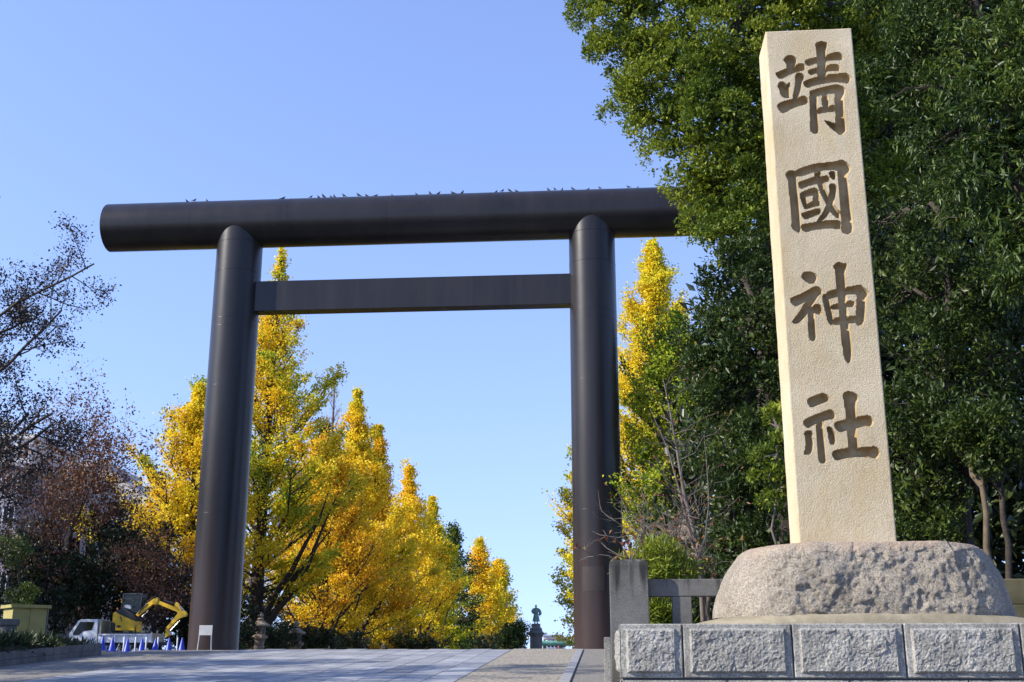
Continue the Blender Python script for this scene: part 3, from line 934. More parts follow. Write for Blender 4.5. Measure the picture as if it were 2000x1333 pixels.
# ------------------------------------------------------------------ boulder under the name stone
def boulder():
    cx, cy, a, b, H = 2.545, 12.08, 1.46, 0.88, 0.69
    key = [(0, 1.0), (.12, .998), (.3, .98), (.5, .945), (.7, .895), (.84, .85), (.93, .81), (.975, .77), (1.0, .71), (1.008, .45), (1.015, .2), (1.015, .01)]
    ts = list(np.linspace(0, 7.999, 68)) + list(np.linspace(8, 11, 14))
    nseg = 480
    V = []
    poly = [(-a, -0.10 * b), (-a * 0.93, -0.55 * b), (-a * 0.66, -b), (-0.1 * a, -1.02 * b), (a * 0.74, -0.97 * b), (a * 0.96, -0.5 * b), (a, 0.1 * b), (a * 0.9, 0.7 * b), (a * 0.5, b), (-a * 0.6, b), (-a * 0.95, 0.6 * b)]
    for _ in range(4):
        poly = [q for i in range(len(poly)) for q in ((poly[i][0] * .82 + poly[(i + 1) % len(poly)][0] * .18, poly[i][1] * .82 + poly[(i + 1) % len(poly)][1] * .18), (poly[i][0] * .18 + poly[(i + 1) % len(poly)][0] * .82, poly[i][1] * .18 + poly[(i + 1) % len(poly)][1] * .82))]
    dense = poly + [poly[0]]
    dense = np.array(dense)
    arc = np.concatenate([[0], np.cumsum(np.hypot(*np.diff(dense, axis=0).T))])
    ring = np.stack([np.interp(np.linspace(0, arc[-1], nseg + 1)[:-1], arc, dense[:, i]) for i in (0, 1)], 1)
    for q in ts:
        i = min(10, int(q))
        f = q - i
        h = key[i][0] * (1 - f) + key[i + 1][0] * f
        s = key[i][1] * (1 - f) + key[i + 1][1] * f
        for k in range(nseg):
            x = s * ring[k, 0] + (0.03 * (1 - s) * 3)
            y = (s * 0.5 + 0.5 * min(1, s * 1.42)) * ring[k, 1]
            s_ = ring[k, 1]
            z = h * H
            p = Vector((cx + x, cy + y, 1.895 + z))
            # rough quarried front, smoother ends and back
            edgeL = 0.68 + 0.06 * mnoise.noise((z * 5, 1.0, 2.0))
            edgeR = 0.76 + 0.10 * mnoise.noise((z * 4, 5.0, 2.0)) + (z - 0.3) * -0.25
            u = x / a
            m = sstep(-edgeL - 0.05, -edgeL + 0.03, u) * (1 - sstep(edgeR - 0.03, edgeR + 0.05, u)) * (1 if s_ < 0 else 0) * (1 - sstep(0.86, 0.97, h))
            f1 = mnoise.fractal(p * 3.2, 0.9, 2.1, 5)
            f2 = mnoise.fractal(p * 11.0, 0.7, 2.1, 4)
            rid = abs(mnoise.noise(p * 6.0))
            off = 0.014 * f1 + 0.004 * f2 + 0.030 * facet(p, 1.7, 3.0) + 0.006 * facet(p, 9.0) + 0.003 * facet(p, 30.0) + m * (0.012 * f1 + 0.004 * f2 + 0.026 * facet(p, 5.5) + 0.018 * facet(p, 14.0) + 0.008 * facet(p, 34.0) + 0.010)
            nrm = Vector((x / a ** 2, y / b ** 2, 0.25 * (h ** 6))).normalized()
            if s < 0.64:
                nrm = Vector((0, 0, 1))
            V.append(tuple(p + nrm * off))
    V = np.array(V)
    r = len(ts)
    I = np.arange(r * nseg).reshape(r, nseg)
    J = np.roll(I, -1, 1)
    F = np.stack([I[:-1], J[:-1], J[1:], I[1:]], -1).reshape(-1, 4)
    o = fast_mesh('boulder_plinth', V, F, M_BOULDER_P, None)
    return tag(o, 'big rough granite boulder carrying the carved name stone', 'boulder')

M_BOULDER_P = M_BOULDER.copy()
M_BOULDER_P.name = 'boulder_granite_stained'
t = M_BOULDER_P.node_tree
b_ = t.nodes['Principled BSDF']
geo = N(t, 'ShaderNodeNewGeometry')
sx = N(t, 'ShaderNodeSeparateXYZ')
t.links.new(geo.outputs['Position'], sx.inputs[0])
n1 = N(t, 'ShaderNodeTexNoise', Scale=2.6, Detail=4.0)
t.links.new(geo.outputs['Position'], n1.inputs['Vector'])
ma = N(t, 'ShaderNodeMath', operation='MULTIPLY_ADD')
t.links.new(n1.outputs[0], ma.inputs[0])
ma.inputs[1].default_value = 0.5
t.links.new(sx.outputs['Z'], ma.inputs[2])
mr = N(t, 'ShaderNodeMapRange')
mr.inputs['From Min'].default_value = 2.73
mr.inputs['From Max'].default_value = 2.84
t.links.new(ma.outputs[0], mr.inputs['Value'])
old = b_.inputs['Base Color'].links[0].from_socket
mulf = N(t, 'ShaderNodeMath', operation='MULTIPLY')
t.links.new(mr.outputs[0], mulf.inputs[0])
mulf.inputs[1].default_value = 0.4
t.links.new(mix(t, mulf.outputs[0], old, (0.50, 0.33, 0.23)), b_.inputs['Base Color'])
boulder()

# ------------------------------------------------------------------ dressed block base
base = thing('block_base', 'base of rough faced granite blocks below the boulder', 'stone base', (2.4, 11.04, 0.0))
def rough_block(x0, x1, z0, z1, y0, y1, seed, leftrough=False):
    W, H = x1 - x0, z1 - z0
    rs_ = 0.0105 if z0 > 1.3 else 0.03
    nx, nz = int(W / rs_), int(H / rs_)
    V, F = [], []
    for j in range(nz + 1):
        for i in range(nx + 1):
            u, v = W * i / nx, H * j / nz
            e = min(min(u, W - u) / 0.062, min(v - 0.0, H - v) / 0.048)
            p = Vector((u * 1.0 + seed * 7.3, v, seed))
            k = sstep(0.92, 1.2, e)
            f1 = mnoise.fractal(p * 4.0, 0.9, 2.0, 5)
            f2 = mnoise.fractal(p * 16.0, 0.7, 2.0, 4)
            r = abs(mnoise.noise(p * 7.0))
            ed = min(u, W - u, v, H - v)
            V.append((x0 + u - 2.4, y0 - 11.04 - k * (0.026 + 0.010 * f1 + 0.003 * f2 + 0.013 * facet(p, 6.0) + 0.007 * facet(p, 17.0) + 0.005 * mnoise.noise(p * 45.0)) + (0.010 if ed < 1e-6 else 0), z0 + v))
    for j in range(nz):
        for i in range(nx):
            a = j * (nx + 1) + i
            F.append((a, a + 1, a + nx + 2, a + nx + 1))
    n0 = len(V)
    # sides and back
    back = [(x0 - 2.4, y1 - 11.04, z0), (x1 - 2.4, y1 - 11.04, z0), (x1 - 2.4, y1 - 11.04, z1), (x0 - 2.4, y1 - 11.04, z1)]
    V += back
    c = [0, nx, (nz + 1) * (nx + 1) - 1, nz * (nx + 1)]
    F += [(c[0], n0, n0 + 1, c[1]), (c[1], n0 + 1, n0 + 2, c[2]), (c[2], n0 + 2, n0 + 3, c[3]), (c[3], n0 + 3, n0, c[0])]
    me = bpy.data.meshes.new('block')
    me.from_pydata(V, [], F)
    me.materials.append(M_BLOCK)
    o = link('block', me, base)
    if leftrough:
        mb = MB()
        n, m = 26, 30
        b = len(mb.v)
        for j in range(m + 1):
            for i in range(n + 1):
                u, v = (y1 - y0) * i / n, H * j / m
                e = min(min(u, y1 - y0 - u) / 0.05, min(v, H - v) / 0.048)
                p = Vector((u + 31, v, seed * 3))
                k = sstep(0.92, 1.5, e)
                mb.v.append((x0 - 2.4 - 0.002 - k * (0.035 + 0.028 * mnoise.fractal(p * 5, .9, 2, 5)), y0 - 11.04 + u, z0 + v))
        for j in range(m):
            for i in range(n):
                a = b + j * (n + 1) + i
                mb.f.append((a, a + n + 1, a + n + 2, a + 1))
        mb.build('rough_face', M_BLOCK, o, smooth=180)
    return o
bx = [0.13, 0.712, 1.708, 2.712, 3.742, 4.76]
for k in range(5):
    rough_block(bx[k] + 0.006, bx[k + 1] - 0.006, 1.335, 1.818, 11.04, 11.62, 3 + k, k == 0)
bx2 = [0.13, 1.1, 2.2, 3.25, 4.0, 4.76]
for k in range(5):
    rough_block(bx2[k] + 0.006, bx2[k + 1] - 0.006, 0.84, 1.315, 11.045, 11.62, 13 + k, k == 0)
    rough_block(bx[k] + 0.006, bx[k + 1] - 0.006, 0.0, 0.82, 11.045, 11.62, 23 + k, k == 0)
MB().quad_box(0.155 - 2.4, 4.735 - 2.4, 0.05, 1.78, -0.1, 1.800).build('core', M_JOINT, base)
mb = MB()
prof = [(1.0, 0.0), (0.97, 0.02), (0.9, 0.052), (0.8, 0.088), (0.7, 0.104), (0.55, 0.108), (0.2, 0.11)]
b = len(mb.v)
nseg = 96
for r_, z_ in prof:
    for k in range(nseg):
        t_ = 2 * math.pi * k / nseg
        c_, s_ = math.cos(t_), math.sin(t_)
        x = 1.78 * r_ * math.copysign(abs(c_) ** 0.72, c_)
        y = (0.85 * r_ ** 0.18) * math.copysign(abs(s_) ** 0.6, s_)
        mb.v.append((x + 0.15, y + 0.90, 1.802 + z_ + 0.008 * mnoise.noise((x * 3, y * 3, 0)) * min(1, z_ * 40)))
for i in range(len(prof) - 1):
    for k in range(nseg):
        k2 = (k + 1) % nseg
        mb.f.append((b + i * nseg + k, b + i * nseg + k2, b + (i + 1) * nseg + k2, b + (i + 1) * nseg + k))
mb.f.append(tuple(b + (len(prof) - 1) * nseg + k for k in range(nseg)))
mb.build('mortar_mound', M_MORTAR, base, smooth=180)

# ------------------------------------------------------------------ stone fence
fence = thing('stone_fence', 'weathered grey stone fence with a thick post beside the block base', 'fence', (0.27, 13.05, 0))
M_POST = M_FENCE.copy()
t = M_POST.node_tree
bs = t.nodes['Principled BSDF']
geo = N(t, 'ShaderNodeNewGeometry')
mp = N(t, 'ShaderNodeMapping')
mp.inputs['Scale'].default_value = (9.0, 9.0, 0.9)
t.links.new(geo.outputs['Position'], mp.inputs['Vector'])
n1 = N(t, 'ShaderNodeTexNoise', Scale=1.0, Detail=5.0)
t.links.new(mp.outputs[0], n1.inputs['Vector'])
sx = N(t, 'ShaderNodeSeparateXYZ')
t.links.new(geo.outputs['Position'], sx.inputs[0])
ma = N(t, 'ShaderNodeMath', operation='MULTIPLY_ADD')
t.links.new(n1.outputs[0], ma.inputs[0])
ma.inputs[1].default_value = 1.5
t.links.new(sx.outputs['Z'], ma.inputs[2])
mr = N(t, 'ShaderNodeMapRange')
mr.inputs['From Min'].default_value = 3.08
mr.inputs['From Max'].default_value = 3.35
t.links.new(ma.outputs[0], mr.inputs['Value'])
old = bs.inputs['Base Color'].links[0].from_socket
t.links.new(mix(t, mr.outputs[0], old, (0.02, 0.02, 0.018)), bs.inputs['Base Color'])
mb = MB()
mb.lathe([(0.297, -0.1), (0.297, 2.50), (0.285, 2.535), (0.24, 2.56)], 4, ph=R(45))
mb.build('corner_post', M_POST, fence, bevel=0.008)
MB().quad_box(0.215, 3.1, -0.08, 0.09, 2.165, 2.352).build('rail', M_POST, fence, bevel=0.01)
for k in range(4):
    MB().quad_box(0.47 + k * 0.68, 0.68 + k * 0.68, -0.075, 0.075, 1.78, 2.163).build('baluster', M_FENCE, fence, bevel=0.008)
MB().quad_box(0.215, 4.9, -0.18, 0.30, -0.1, 1.778).build('footing', M_FENCE, fence, bevel=0.01)
of = thing('low_stone_wall', 'sunlit olive stone wall behind the rounded end of the boulder', 'wall', (5.2, 13.6, 0))
MB().quad_box(-1.35, 3.0, -0.15, 0.2, 0.0, 2.085).build('lower_course', M_OLIVE, of, bevel=0.012)
for k in range(4):
    MB().quad_box(-1.35 + k * 1.03, -0.36 + k * 1.03, -0.10, 0.16, 2.09, 2.37).build('coping', M_OLIVE, of, bevel=0.012)
tag(MB().quad_box(-0.035, 0.035, -0.25, 0.25, -0.1, 1.72).build('marker_slab', M_BLOCK, None, bevel=0.006), 'narrow upright pale slab at the foot of the thick fence post', 'stone slab').location = (0.02, 12.45, 0)

# ------------------------------------------------------------------ planter, shed, truck and digger at the left side
planter = thing('planter', 'long low concrete block planter at the left edge of the approach', 'planter', (-22.3, 47, 0))
blk = None
for j in range(2):
    for i in range(17):
        y = 40.3 + i * 0.66
        if blk is None:
            blk = MB().quad_box(-0.12, 0.12, -0.325, 0.325, 0.0, 0.29).build('block', M_CONCRETE, planter, bevel=0.012)
            o = blk
        else:
            o = blk.copy()
            COL.objects.link(o)
        o.location = (-0.12, y - 47, gz(-21, y) - 0.06 + j * 0.298)
MB().quad_box(-7.0, -0.25, -6.8, 4.2, 0.6, 2.0).build('soil_fill', M_SOIL, planter)
rng = np.random.default_rng(77)
def strap_plants(name, label, x0, x1, y0, y1, z, n, h, seed, mat=L_HEDGE):
    rng = np.random.default_rng(seed)
    root = thing(name, label, 'plants', ((x0 + x1) / 2, (y0 + y1) / 2, z))
    C = np.stack([rng.uniform(x0, x1, n) - (x0 + x1) / 2, rng.uniform(y0, y1, n) - (y0 + y1) / 2, rng.uniform(-.05, 0.25, n)], 1)
    T = rng.normal(size=(n, 3)) * 0.6 + np.array([0.1, 0, 0.8])
    leaves('foliage', C, T, unit(rng.normal(size=(n, 3))), h * rng.uniform(0.5, 1.2, n), mat, root, width=0.13)
    mb = MB()
    for k in range(10):
        q = C[k * (n // 10)]
        mb.tube([(q[0], q[1], -0.1), (q[0] + 0.02, q[1], 0.3)], [0.015, 0.006], 4)
    mb.build('stem', M_BARK, root)['kind'] = 'stuff'
    return root
strap_plants('strap_leaf_plants', 'dark strap leaved plants filling the front of the planter', -26.5, -22.45, 40.5, 47.3, 1.9, 4600, 0.55, 5)
strap_plants('ground_cover_plants', 'low dark ground cover at the far end of the planter', -27, -22.45, 47.4, 51.0, 1.98, 3200, 0.30, 6)

def at_shed(px, py):
    return P(px, py, 57)
a, b = P(20, 1240, 56), P(88, 1240, 57)
shed = thing('utility_shed', 'small yellow utility shed behind the planter', 'shed', (a.x, a.y, 1.4), math.atan2(b.y - a.y, b.x - a.x))
w = (b - a).length
for k in range(2):
    MB().quad_box(k * w / 2 + (0.012 if k else 0), (k + 1) * w / 2 - 0.012, 0, 0.05, 0, 2.46).build('door_panel', M_SHED, shed, bevel=0.006)
MB().quad_box(0.02, w - 0.02, 0.053, 1.6, 0, 2.44).build('body', M_SHED, shed)
MB().quad_box(-0.12, w + 0.14, -0.14, 1.7, 2.47, 2.62).build('roof', M_SHED, shed, bevel=0.01)
MB().quad_box(w + 0.0, w + 0.06, -0.03, 0.03, 0, 2.46).build('corner_strip', M_CONCRETE, shed)
c = P(4, 1236, 50)
gp = thing('stone_gatepost', 'dark stone post in front of the yellow shed at the picture edge', 'post', (c.x, c.y, 1.6))
MB().quad_box(-0.48, 0.42, -0.4, 0.4, 0, 1.28).build('shaft', M_FENCE, gp, bevel=0.02)
MB().quad_box(-0.55, 0.5, -0.46, 0.46, 1.283, 1.55).build('cap', M_FENCE, gp, bevel=0.03)

TD, TSC = 62.0, 2242 / (62.0 * 0.998)
t0 = P(210, 1270, TD)
trot = YAW + R(-3)
def tl(px, py):
    return ((px - 210) / TSC, (1275 - py) / TSC + 0.33)
truck = thing('tipper_truck', 'small white tipper truck parked beyond the planter', 'truck', (t0.x, t0.y, 1.52), trot)
def prism_px(poly, y0, y1, name, mat, parent, bevel=0.0):
    return MB().prism([tl(*p) for p in poly], y0, y1).build(name, mat, parent, bevel=bevel)
cab = prism_px([(135, 1262), (132, 1242), (148, 1217), (154, 1214), (186, 1214), (188, 1262)], 0, 1.65, 'cab', M_WHITE, truck, 0.03)
prism_px([(140, 1240), (152, 1219), (180, 1219), (176, 1234), (160, 1236), (152, 1243), (141, 1244)], -0.012, 0.02, 'side_window', M_GLASS, cab)
prism_px([(136, 1239), (150, 1216.5), (149, 1215.5), (134.5, 1238.5)], 0.1, 1.55, 'windscreen', M_GLASS, cab)
prism_px([(134, 1222), (137, 1222), (137, 1232), (134, 1232)], -0.22, -0.12, 'mirror', M_BLACK, cab)
prism_px([(131, 1250), (134, 1250), (134, 1256), (131, 1256)], 0.1, 0.4, 'headlight', M_CHROME, cab)
prism_px([(190, 1262), (190, 1256), (318, 1256), (318, 1262)], 0.3, 1.35, 'chassis', M_BLACK, truck)
prism_px([(189, 1258), (189, 1216), (193, 1216), (193, 1258)], 0.05, 1.6, 'headboard', M_TAN, truck)
side = prism_px([(190, 1257), (190, 1241.5), (288, 1241.5), (293, 1238), (293, 1257)], 0.0, 0.06, 'side_board', M_WHITE, truck, 0.006)
for x in (200, 222, 240, 264, 282):
    prism_px([(x - 1.6, 1257), (x - 1.6, 1243), (x + 1.6, 1243), (x + 1.6, 1257)], -0.05, -0.004, 'rib', M_WHITE, side)
prism_px([(190, 1243.5), (190, 1241.0), (288, 1241.0), (288, 1243.5)], -0.06, -0.004, 'top_rail', M_WHITE, side)
prism_px([(190, 1257), (190, 1241.5), (293, 1241.5), (293, 1257)], 1.6, 1.66, 'side_board', M_WHITE, truck)
prism_px([(194, 1257), (194, 1252), (291, 1252), (291, 1257)], 0.07, 1.59, 'bed_floor', M_TAN, truck)
prism_px([(293.3, 1258), (293.3, 1240), (295.5, 1240), (295.5, 1258)], 0.0, 1.66, 'tailgate', M_TAN, truck, 0.006)
for x in (156, 262, 282):
    px_, pz = tl(x, 1270)
    for y in (0.12, 1.42):
        mbw = MB().tube([(px_, y, 0.36), (px_, y + 0.04, 0.36), (px_, y + 0.16, 0.36), (px_, y + 0.2, 0.36)], [0.31, 0.36, 0.36, 0.31], 22)
        wh = mbw.build('wheel', M_TYRE, truck, smooth=40)
        MB().tube([(px_, y - 0.012, 0.36), (px_, y + 0.02, 0.36)], 0.2, 16).build('rim', M_WHITE, wh, smooth=40)
prism_px([(226, 1272), (231, 1259), (232.5, 1259), (228, 1272)], -0.02, 0.02, 'guard', M_WHITE, truck)

dig = thing('mini_excavator', 'yellow mini excavator loaded on the white truck', 'excavator', (t0.x, t0.y, 1.52), trot)
prism_px([(209, 1202), (214, 1199), (222, 1204), (254, 1217), (254, 1235), (216, 1235), (216, 1222), (209, 1219)], 0.35, 1.35, 'body', M_YELLOW, dig, 0.03)
prism_px([(213, 1199), (219, 1196), (232, 1195), (250, 1204), (255, 1213), (254, 1217.5), (222, 1204.5)], 0.33, 1.37, 'engine_hood', M_BLACK, dig, 0.03)
prism_px([(224, 1209), (226, 1209), (228, 1218), (226.5, 1218)], 0.335, 0.349, 'stripe', M_BLACK, dig)
prism_px([(219, 1225), (227, 1225), (226, 1229), (218.5, 1229)], 0.335, 0.349, 'stripe', M_BLACK, dig)
ec = prism_px([(221, 1198), (224, 1166), (260, 1166), (258, 1203), (246, 1201), (232, 1194.5)], 0.62, 1.3, 'cab_glass', M_CABGLASS, dig)
for q in ([(220, 1199), (222.4, 1165), (224, 1165), (222, 1199)], [(258.5, 1166), (260.5, 1166), (258, 1203), (256.3, 1203)], [(222.5, 1166.2), (222.5, 1164.6), (260.8, 1164.6), (260.8, 1166.2)], [(223, 1175.8), (223, 1174.8), (259, 1174.8), (259, 1175.8)]):
    for y in (0.58, 1.28):
        prism_px(q, y, y + 0.05, 'frame', M_CONCRETE, ec)
prism_px([(227, 1191), (227, 1187), (233, 1186), (240, 1188), (240, 1194), (233, 1193)], 0.595, 0.615, 'operator_seat_cover', M_WHITE, ec)
prism_px([(214, 1196), (214, 1192), (217.5, 1192), (217.5, 1196.5)], 0.4, 0.5, 'beacon', M_ORANGE, dig, 0.01)
prism_px([(206, 1237), (206, 1219), (215.5, 1221), (215.5, 1237)], 0.4, 1.3, 'counterweight', M_BLACK, dig, 0.03)
prism_px([(256, 1237), (256, 1229), (259, 1225), (264, 1225), (263.5, 1237)], 0.4, 0.75, 'swing_bracket', M_YELLOW, dig, 0.015)
for y in (0.22, 1.18):
    tk = prism_px([(212, 1250), (209, 1244), (212, 1238), (262, 1238), (265, 1244), (262, 1250)], y, y + 0.28, 'track', M_TYRE, dig, 0.02)
boom = prism_px([(251, 1205), (256, 1209), (283, 1186), (289, 1184), (330, 1199.5), (334, 1194), (291, 1177.5), (290, 1174), (283, 1176), (272, 1184)], 0.50, 0.68, 'boom', M_YELLOW, dig, 0.012)
prism_px([(281, 1186), (284, 1175), (292, 1173), (293, 1177), (290, 1187.5), (287, 1186)], 0.46, 0.72, 'boom_bracket', M_YELLOW, boom, 0.01)
arm = prism_px([(326, 1186), (329, 1181.5), (333, 1184), (341, 1199), (347, 1198), (351, 1203), (350, 1208.5), (344, 1210), (336, 1213), (317, 1233), (312.5, 1230), (331, 1206), (334, 1202), (328, 1197)], 0.48, 0.70, 'arm', M_YELLOW, dig, 0.012)
prism_px([(312, 1232), (316, 1233), (320, 1238), (321, 1243), (316, 1247), (312, 1243), (314, 1238)], 0.40, 0.80, 'bucket', M_YELLOW, dig, 0.01)
def rod(a, b, r, name, mat, parent, y=0.45):
    (x0, z0), (x1, z1) = tl(*a), tl(*b)
    return MB().tube([(x0, y, z0), (x1, y, z1)], r, 8).build(name, mat, parent, smooth=40)
rod((340, 1216), (323, 1235), 0.035, 'arm_cylinder', M_CHROME, dig, 0.42)
rod((337, 1189), (346, 1198), 0.03, 'link_cylinder', M_CHROME, dig, 0.5)
rod((302, 1178), (326, 1185), 0.045, 'stick_cylinder', M_BLACK, dig, 0.6)
rod((265, 1209), (276, 1198), 0.03, 'boom_cylinder', M_CHROME, dig, 0.46)
rod((256, 1203), (272, 1184), 0.022, 'hose', M_BLACK, dig, 0.48)
rod((272, 1181), (285, 1171), 0.022, 'hose', M_BLACK, dig, 0.52)
rod((285, 1171), (293, 1174), 0.022, 'hose', M_BLACK, dig, 0.52)

# ------------------------------------------------------------------ cones, posts, notice board
ordn = ['first', 'second', 'third', 'fourth', 'fifth', 'sixth', 'seventh']
proto = None
for i, (px, py, d) in enumerate([(200, 1262, 57.2), (219, 1264, 57.2), (247.5, 1275, 57.4), (276, 1275, 57.6), (302.5, 1275, 57.9), (329, 1274.5, 58.3), (354.5, 1274, 58.8)]):
    q = P(px, py, d)
    if proto is None:
        proto = thing('traffic_cone', '', 'traffic cone')
        MB().lathe([(0.185, 0.03), (0.17, 0.05), (0.03, 0.66), (0.022, 0.68), (0.0, 0.69)], 18).build('cone', M_CONE, proto, smooth=50)
        MB().quad_box(-0.21, 0.21, -0.21, 0.21, 0, 0.035).build('foot', M_CONE, proto, bevel=0.008)
        c = proto
    else:
        c = copy_tree(proto)
    c.location = (q.x, q.y, q.z if i > 1 else q.z - 0.22)
    tag(c, 'blue traffic cone, %s from the left in the row beside the truck' % ordn[i], 'traffic cone', 'blue cones by the truck')
proto = None
for i, (px, d) in enumerate([(240.5, 57.6), (263, 57.7), (284, 57.8), (307, 58.2), (345, 58.9)]):
    q = P(px, 1275, d)
    if proto is None:
        proto = thing('barrier_post', '', 'post')
        MB().lathe([(0.035, 0.03), (0.035, 0.70), (0.025, 0.72)], 12).build('tube', M_WHITE, proto, smooth=40)
        MB().lathe([(0.12, 0), (0.12, 0.025), (0.04, 0.04)], 16).build('foot', M_BLACK, proto, smooth=40)
        c = proto
    else:
        c = copy_tree(proto)
    c.location = q
    tag(c, 'white barrier post, %s from the left among the blue cones' % ordn[i], 'barrier post', 'white posts between the cones')
q = P(399, 1275, 57.6)
sg = thing('notice_board', 'small white notice board on two legs at the foot of the torii', 'sign', q, YAW)
MB().quad_box(-0.32, 0.32, -0.02, 0.02, 0.80, 1.27).build('board', plain('board_white', (0.55, 0.54, 0.52), 0.6), sg, bevel=0.006)
for s in (-1, 1):
    MB().tube([(s * 0.34, -0.05, 0), (s * 0.29, 0.0, 0.795)], 0.028, 8).build('leg', M_CHROME, sg)

# ------------------------------------------------------------------ stone lanterns
def lantern(h):
    t = thing('stone_lantern', '', 'stone lantern')
    s = h / 2.62
    def L(prof, n, name, ph=0.0, par=None):
        return MB().lathe([(r * s, z * s) for r, z in prof], n, ph=ph).build(name, M_LANTERN, par or t, smooth=32)
    L([(0.52, -0.1), (0.52, 0.16), (0.44, 0.22)], 6, 'pedestal')
    L([(0.36, 0.222), (0.30, 0.30), (0.275, 0.6), (0.30, 0.63), (0.30, 0.69), (0.275, 0.72), (0.28, 1.0), (0.33, 1.08)], 20, 'shaft')
    L([(0.33, 1.082), (0.46, 1.17), (0.48, 1.22), (0.48, 1.32), (0.43, 1.33)], 6, 'platform')
    fb = L([(0.33, 1.332), (0.31, 1.78)], 6, 'fire_box')
    for k in range(3):
        a = R(-150 + 60 * k)
        M = Matrix.Rotation(a + R(90), 4, 'Z')
        MB().quad_box(-0.09 * s, 0.09 * s, -0.295 * s, -0.25 * s, 1.43 * s, 1.67 * s, M).build('opening', M_BLACK, fb)
    L([(0.36, 1.782), (0.54, 1.80), (0.60, 1.88), (0.57, 1.92), (0.42, 1.99), (0.26, 2.10), (0.20, 2.17)], 6, 'roof')
    L([(0.12, 2.172), (0.19, 2.22), (0.20, 2.26), (0.13, 2.30), (0.17, 2.38), (0.175, 2.45), (0.12, 2.55), (0.03, 2.62)], 16, 'finial')
    return t
for i, (px, py, d, lab) in enumerate([(510, 1197, 75, 'tallest looking stone lantern, nearest the left torii pillar'), (580, 1213, 84, 'brown stone lantern, second along the row under the ginkgos'),
                                      (648, 1233, 93, 'stone lantern, third along the row, half sunk behind the road crest'), (702, 1244, 100, 'stone lantern, fourth along the row, only its roof and finial showing'),
                                      (749, 1258, 110, 'farthest stone lantern, only its finial showing above the road crest')]):
    q = P(px, py, d)
    g = gz(q.x, q.y)
    t = lantern(q.z - g)
    t.location = (q.x, q.y, g)
    t.rotation_euler = (0, 0, 0.2 * i)
    tag(t, lab, 'stone lantern', 'stone lanterns along the approach')

# ------------------------------------------------------------------ bronze statue on its pedestal
q = P(1047, 1219, 188)
stg = gz(q.x, q.y)
ped = thing('statue_pedestal', 'tall round dark bronze pedestal under the robed statue', 'pedestal', (q.x, q.y, stg))
hp = q.z - stg
mb = MB().lathe([(1.25, 0), (1.0, 0.5), (0.98, hp - 2.05), (1.0, hp - 2.0)], 40)
drum = mb.build('drum', M_BRONZE2, ped, smooth=40)
for k in range(9):
    z = 0.7 + k * (hp - 3.0) / 8.5
    MB().lathe([(0.975, z - 0.02), (1.003, z - 0.02), (1.003, z + 0.02), (0.975, z + 0.02)], 40).build('band', M_BRONZE2, drum, smooth=40)
MB().lathe([(1.0, hp - 1.998), (1.28, hp - 1.6), (1.32, hp - 1.45), (1.05, hp - 1.2), (1.0, hp - 1.05)], 40).build('cornice', M_BRONZE2, ped, smooth=50)
MB().lathe([(0.95, hp - 1.048), (0.98, hp - 0.8), (0.72, hp - 0.55), (0.68, hp - 0.3), (0.70, hp - 0.02), (0.5, hp)], 40).build('cap', M_BRONZE2, ped, smooth=50)
def statue():
    mb = MB()
    rings = [(0.30, 0.20, 0.30), (0.47, 0.36, 0.32), (0.44, 0.33, 0.55), (0.37, 0.27, 1.0), (0.30, 0.22, 1.45), (0.29, 0.21, 1.6), (0.36, 0.24, 1.9), (0.43, 0.25, 2.2), (0.40, 0.22, 2.36), (0.2, 0.16, 2.45), (0.105, 0.11, 2.5), (0.10, 0.11, 2.56), (0.125, 0.14, 2.64), (0.135, 0.155, 2.74), (0.12, 0.14, 2.85), (0.07, 0.08, 2.92), (0.02, 0.02, 2.94)]
    n = 28
    b = len(mb.v)
    for a, c, z in rings:
        for k in range(n):
            t = 2 * math.pi * k / n
            f = 1 + (0.10 * math.cos(7 * t) if z < 1.3 else 0)
            mb.v.append((a * f * math.cos(t), c * f * math.sin(t), z))
    for i in range(len(rings) - 1):
        for k in range(n):
            k2 = (k + 1) % n
            mb.f.append((b + i * n + k, b + i * n + k2, b + (i + 1) * n + k2, b + (i + 1) * n + k))
    for s in (-1, 1):
        mb.tube([(s * 0.17, 0, 0.0), (s * 0.16, 0, 0.2), (s * 0.15, 0, 0.5)], [0.10, 0.085, 0.12], 10)
        mb.tube([(s * 0.17, 0.05, 0.04), (s * 0.19, -0.22, 0.04)], [0.09, 0.07], 10)
        if s < 0:
            mb.tube([(-0.36, 0, 2.26), (-0.50, -0.02, 1.9), (-0.40, -0.22, 1.62), (-0.16, -0.34, 1.72)], [0.15, 0.17, 0.16, 0.07], 12)
        else:
            mb.tube([(0.36, 0, 2.26), (0.54, 0.02, 1.9), (0.55, -0.05, 1.5), (0.52, -0.1, 1.28)], [0.15, 0.19, 0.21, 0.08], 12)
    mb.tube([(0.25, 0.1, 1.55), (0.62, 0.3, 1.05)], [0.035, 0.03], 8)
    o = mb.build('statue', M_BRONZE, None, smooth=70)
    return tag(o, 'green bronze statue of a standing figure in a long robe', 'statue')
s = statue()
s.location = (q.x, q.y, q.z)
s.rotation_euler = (0, 0, R(12))
s.scale = (1.2, 1.15, 1.0)

